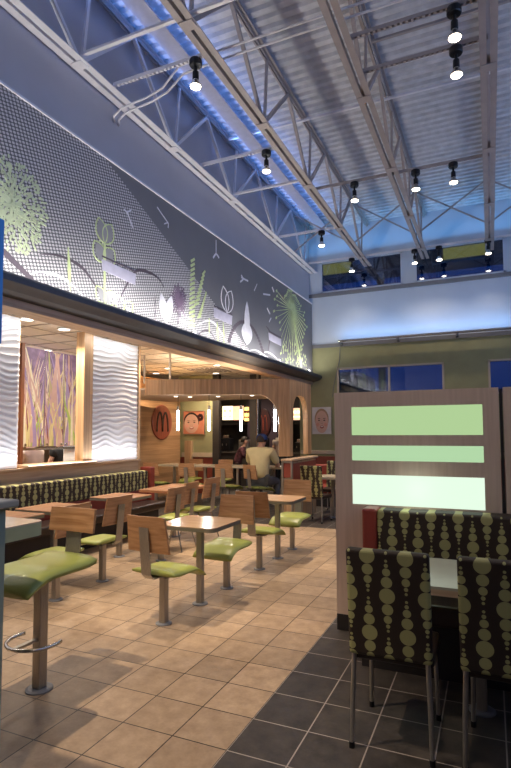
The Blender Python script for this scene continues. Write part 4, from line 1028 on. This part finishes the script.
def hand(J, E, wrist, side, tip, s=1.0):
    """palm and five unequal fingers from wrist towards tip"""
    w_ = Vector(J[wrist][:3]); d_ = (Vector(tip) - w_).normalized(); up = Vector((0, 0, 1)); sd = d_.cross(up).normalized() * side
    if sd.length < .1: sd = Vector((side, 0, 0))
    palm = w_ + d_ * .075 * s; pk = wrist + '_palm'; J[pk] = (*palm, .028 * s); E.append((wrist, pk))
    for i, (lat, ln) in enumerate(((-.030, .075), (-.010, .088), (.010, .082), (.028, .064))):
        k1 = palm + sd * lat * s + d_ * .03 * s; k2 = k1 + d_ * ln * .5 * s - up * .008 * s; k3 = k1 + d_ * ln * .85 * s - up * .03 * s
        n1 = '%s_f%d' % (wrist, i); J[n1] = (*k1, .010 * s); J[n1 + 'b'] = (*k2, .009 * s); J[n1 + 'c'] = (*k3, .008 * s); E += [(pk, n1), (n1, n1 + 'b'), (n1 + 'b', n1 + 'c')]
    th = w_ + d_ * .04 * s - sd * .035 * s; th2 = th + d_ * .035 * s - sd * .018 * s; J[wrist + '_t'] = (*th, .012 * s); J[wrist + '_t2'] = (*th2, .010 * s); E += [(pk, wrist + '_t'), (wrist + '_t', wrist + '_t2')]
def person(label, loc, rz, J, shirt, pants=None, hair=None, sleeves=.6, legs=True, s=1.0, shoes=True, group=None, cap=None, sh_w=1.0, faceparts=True):
    t = thing('person', label, 'person', loc, rz, group)
    E = [('pelvis', 'waist'), ('waist', 'chest'), ('chest', 'upch'), ('upch', 'neck'), ('neck', 'jaw'), ('jaw', 'head'), ('head', 'crown')]
    for k in 'lr': E += [('upch', 'sh' + k), ('sh' + k, 'el' + k), ('el' + k, 'wr' + k)]
    if legs:
        for k in 'lr': E += [('pelvis', 'hip' + k), ('hip' + k, 'kn' + k), ('kn' + k, 'an' + k), ('an' + k, 'toe' + k)]
    Jb = {k: v for k, v in J.items() if legs or not k.startswith(('hip', 'kn', 'an', 'toe'))}
    for k, sd in (('l', -1), ('r', 1)):
        e, w_ = Vector(J['el' + k][:3]), Vector(J['wr' + k][:3]); hand(Jb, E, 'wr' + k, sd, w_ + (w_ - e))
    h = Vector(J['head'][:3]); jw = Vector(J['jaw'][:3]); fwd = Vector((J['face'][0], J['face'][1], 0)).normalized(); Jb.pop('face'); sdv = Vector((fwd.y, -fwd.x, 0))
    ns = h + fwd * .10 - Vector((0, 0, .02)); Jb['nose'] = (*ns, .014); E.append(('head', 'nose'))
    for q, k in ((-1, 'earl'), (1, 'earr')): ev = h + sdv * .082 * q - Vector((0, 0, .01)); Jb[k] = (*ev, .014); E.append(('head', k))
    for k in ('pelvis', 'waist', 'chest', 'upch'):
        q = Jb[k]; Jb[k] = (*q[:3], (q[3][0] * .84, q[3][1] * .84))
    for k in ('shl', 'shr'): q = Jb[k]; Jb[k] = (q[0] * .96, q[1], q[2] - .02, q[3] * .8)
    bo = skin_obj('body', Jb, E, M_SKIN, t)
    if faceparts:
        b = B()
        for q in (-1, 1): lathe(b, [(.003, -.006), (.009, 0), (.003, .006)], 8, h + fwd * .083 + sdv * .030 * q + Vector((0, 0, .012)))
        link_mesh('eyes', b, M_HAIR, bo); b = B(); bar(b, h + fwd * .088 - Vector((0, 0, .062)) - sdv * .022, h + fwd * .088 - Vector((0, 0, .062)) + sdv * .022, .01, .008); link_mesh('mouth', b, M_LIP, bo)
    g = .024
    def rr(k, add): r = J[k][3]; return tuple(x + add for x in r) if isinstance(r, tuple) else r + add
    Js = {k: (*J[k][:3], rr(k, g)) for k in ('pelvis', 'waist', 'chest', 'upch', 'shl', 'shr')}
    Es = [('pelvis', 'waist'), ('waist', 'chest'), ('chest', 'upch')]
    nk = Vector(J['upch'][:3]).lerp(Vector(J['neck'][:3]), .62); Js['col'] = (*nk, .085); Es.append(('upch', 'col'))
    for k in 'lr':
        a, e = Vector(J['sh' + k][:3]), Vector(J['el' + k][:3]); wv = Vector(J['wr' + k][:3])
        p = a.lerp(e, min(sleeves * 1.25, 1.0)) if sleeves < 1 else e
        Js['sl' + k] = (*p, rr('el' + k, .03 if sleeves < 1 else .018)); Es += [('upch', 'sh' + k), ('sh' + k, 'sl' + k)]
        if sleeves >= 1: Js['cu' + k] = (*e.lerp(wv, .9), rr('wr' + k, .014)); Es.append(('sl' + k, 'cu' + k))
    skin_obj('shirt', Js, Es, shirt, t)
    if legs and pants:
        Jp = {k: (*J[k][:3], rr(k, .014)) for k in ('pelvis', 'hipl', 'hipr', 'knl', 'knr', 'anl', 'anr')}
        skin_obj('trousers', Jp, [('pelvis', 'hipl'), ('pelvis', 'hipr'), ('hipl', 'knl'), ('hipr', 'knr'), ('knl', 'anl'), ('knr', 'anr')], pants, t)
        for k in 'lr':
            a, q = Vector(J['an' + k][:3]), Vector(J['toe' + k][:3]); dd = (q - a); dd.z = 0; dd.normalize()
            Jh = {'a': (*(a - dd * .02 - Vector((0, 0, .045))), .05), 'b': (*(a + dd * .1 - Vector((0, 0, .055))), .046), 'c': (*(a + dd * .19 - Vector((0, 0, .065))), .036)}
            skin_obj('shoe', Jh, [('a', 'b'), ('b', 'c')], M_BLACK, t)
    if hair is not None:
        b = B(); bmesh.ops.create_uvsphere(b, u_segments=20, v_segments=14, radius=1)
        hc = Vector(J['head'][:3]) + Vector((0, 0, .035)) - fwd * .018
        dele = []
        for v in b.verts:
            loc_ = Vector((v.co.x * .098, v.co.y * .112, v.co.z * .115))
            if hair.get('long') and v.co.z < 0 and v.co.dot(fwd) < .2: loc_.z *= hair['long']
            v.co = loc_ + hc
        for v in b.verts:
            q = v.co - hc
            if q.dot(fwd) > .03 and q.z < .035: dele.append(v)
            elif q.z < -.05 and not hair.get('long'): dele.append(v)
        bmesh.ops.delete(b, geom=dele, context='VERTS'); link_mesh('hair', b, hair['mat'], t, smooth=True)
    if cap:
        b = B(); hc = Vector(J['head'][:3]) + Vector((0, 0, .045)); lathe(b, [(.112, -.015), (.114, .02), (.104, .06), (.08, .09), (.04, .108), (.005, .113)], 24, hc)
        o = link_mesh('cap', b, cap, t, smooth=True)
        out = [hc + fwd * .09 * 1 + sdv * .085 * q for q in (-1, 1)]
        b = B(); vs = []
        for a in range(9):
            th = PI * (a / 8 - .5); vs.append(hc + fwd * (.085 + .075 * math.cos(th)) + sdv * .085 * math.sin(th) - Vector((0, 0, .012 + .01 * abs(math.sin(th)))))
        lo = [b.verts.new(v) for v in vs]; hi = [b.verts.new(v + Vector((0, 0, .006))) for v in vs]; b.faces.new(lo); b.faces.new(hi[::-1])
        for k in range(9): b.faces.new((lo[k], lo[(k + 1) % 9], hi[(k + 1) % 9], hi[k]))
        link_mesh('cap_brim', b, cap, o)
        b = B(); lathe(b, [(.008, .0), (.012, .003)], 8, hc - fwd * .114 + Vector((0, 0, .02)), 'Y'); link_mesh('cap_badge', b, M_WHITEP, o)
    return t
# the seated man (back to the viewer)
Jm = dict(pelvis=(0, 0, .60, (.175, .135)), waist=(0, .02, .78, (.185, .135)), chest=(0, .05, 1.0, (.20, .14)), upch=(0, .08, 1.165, (.155, .10)), neck=(0, .12, 1.255, .060), jaw=(0, .15, 1.30, .064), head=(0, .15, 1.36, .088), crown=(0, .15, 1.42, .075),
          shl=(-.225, .08, 1.15, .074), ell=(-.30, .22, .88, .045), wrl=(-.16, .46, .845, .03), shr=(.225, .08, 1.15, .074), elr=(.31, .24, .88, .045), wrr=(.20, .48, .85, .03),
          hipl=(-.11, .05, .58, .10), knl=(-.18, .46, .56, .07), anl=(-.17, .44, .12, .045), toel=(-.17, .58, .05, .035), hipr=(.11, .05, .58, .10), knr=(.20, .46, .56, .07), anr=(.20, .42, .12, .045), toer=(.21, .56, .05, .035), face=(0, 1, 0))
v = U(259, 487, 1, 7.62)
M_SHIRT = mat('yellow_shirt', (.74, .62, .32), .8, var=.06, scale=6, bump=.5, bscale=7)
man = person('seated person in a pale yellow t-shirt and blue cap, seen from behind', (-3.33, 8.05, -.055), 0, Jm, M_SHIRT, mat('grey_jeans', (.10, .11, .13), .8), {'mat': M_HAIR}, .7, True, cap=mat('blue_cap', (.02, .045, .16), .7))
man.scale = (1.13, 1.05, 1.10)
t = thing('paper_cup', 'white paper cup on the table in front of the seated person', 'cup', (-2.82, 8.55, .862)); link_mesh('cup_body', lathe(B(), [(.032, 0), (.042, .12), (.040, .12)], 20), M_WHITEP, t); link_mesh('lid', lathe(B(), [(.044, .12), (.044, .13), (.036, .138)], 20), M_MW, t)
t = thing('paper_wrapper', 'crumpled white paper by the cup on the cream table', 'paper', (-2.98, 8.50, .862)); b = B(); bmesh.ops.create_icosphere(b, subdivisions=3, radius=.05)
for vv in b.verts: vv.co = vv.co * (1 + .5 * noise.noise(vv.co * 40)); vv.co.z = max(0, vv.co.z * .5 + .015)
link_mesh('sheet', b, M_WHITEP, t)
def standing(lean=0, arm='down', face=(0, 1, 0)):
    J = dict(pelvis=(0, 0, 1.0, (.14, .11)), waist=(0, .02, 1.13, (.135, .10)), chest=(0, .03 + lean * .3, 1.30, (.15, .11)), upch=(0, .03 + lean * .5, 1.42, (.13, .09)), neck=(0, .04 + lean * .6, 1.52, .05), jaw=(0, .06 + lean * .7, 1.58, .056), head=(0, .06 + lean * .7, 1.655, .084), crown=(0, .05 + lean * .7, 1.715, .07),
             shl=(-.18, .03 + lean * .5, 1.42, .06), ell=(-.23, .06, 1.17, .04), wrl=(-.22, .14, .94, .027), shr=(.18, .03 + lean * .5, 1.42, .06), elr=(.23, .06, 1.17, .04), wrr=(.22, .14, .94, .027),
             hipl=(-.09, 0, .95, .09), knl=(-.10, .03, .52, .062), anl=(-.10, 0, .11, .04), toel=(-.10, .13, .05, .032), hipr=(.09, 0, .95, .09), knr=(.10, .03, .52, .062), anr=(.10, 0, .11, .04), toer=(.10, .13, .05, .032), face=face)
    if arm == 'phone': J.update(elr=(.25, .22, 1.22, .04), wrr=(.13, .20, 1.45, .027), ell=(-.22, .20, 1.20, .04), wrl=(-.05, .34, 1.15, .027))
    if arm == 'front': J.update(elr=(.24, .12, 1.18, .04), wrr=(.10, .34, 1.16, .027), ell=(-.24, .12, 1.18, .04), wrl=(-.10, .34, 1.16, .027))
    return J
# background people: pixel-sized in the photo
v = U(237, 445, 1, 11.2)
person('leaning person in dark patterned top with a hand at the face, by the kitchen counter', (v.x, 11.2, -.28), -1.2, standing(.25, 'phone'), mat('plum_top', (.10, .03, .04), .8, var=.6, scale=14), M_BLACK, {'mat': M_HAIR}, 1.0, True)
v = U(281, 445, 1, 11.3)
person('person in a pale tank top with dark hair behind the right pendant', (v.x, 11.3, -.05), .3, standing(0, 'front'), mat('pale_top', (.45, .36, .28), .8), M_BLACK, {'mat': M_HAIR, 'long': 2.0}, .3, True)
v = U(35, 455, 0, -5.15)
def seated_back(armdx=.0):
    return dict(pelvis=(0, 0, .62, (.15, .12)), waist=(0, .01, .82, (.15, .11)), chest=(0, .02, 1.08, (.16, .11)), upch=(0, .03, 1.30, (.13, .085)), neck=(0, .06, 1.43, .05), jaw=(0, .1, 1.49, .056), head=(0, .1, 1.56, .084), crown=(0, .1, 1.62, .07),
            shl=(-.19, .03, 1.30, .062), ell=(-.25, .08, 1.05, .042), wrl=(-.18, .30, .98, .028), shr=(.19, .03, 1.30, .062), elr=(.25, .08, 1.05, .042), wrr=(.18, .30, .98, .028),
            hipl=(-.10, .05, .60, .09), knl=(-.15, .45, .58, .065), anl=(-.15, .44, .12, .04), toel=(-.15, .57, .05, .03), hipr=(.10, .05, .60, .09), knr=(.15, .45, .58, .065), anr=(.15, .44, .12, .04), toer=(.15, .57, .05, .03), face=(0, 1, 0))
person('person in a light beige t-shirt seen through the opening below the left grass panel', (-5.95, 4.27, 0), PI / 2, seated_back(), mat('beige_shirt', (.75, .66, .58), .8, bump=.5, bscale=6), mat('dark_trousers', (.03, .03, .035), .8), {'mat': M_HAIR}, .7, True)
person('person in a black shirt with bare arm seen below the middle grass panel', (-6.0, 5.02, 0), PI / 2, seated_back(), mat('black_shirt', (.012, .013, .014), .8), mat('dark_trousers2', (.03, .03, .035), .8), {'mat': M_HAIR}, .35, True)
for i, (yy, lab) in enumerate(((4.27, 'green chair beyond the opening under the person in beige'), (5.02, 'green chair beyond the opening under the person in black'))):
    chair('loose', -5.95 if i == 0 else -6.0, yy, W_, lab, 'chairs beyond the opening')
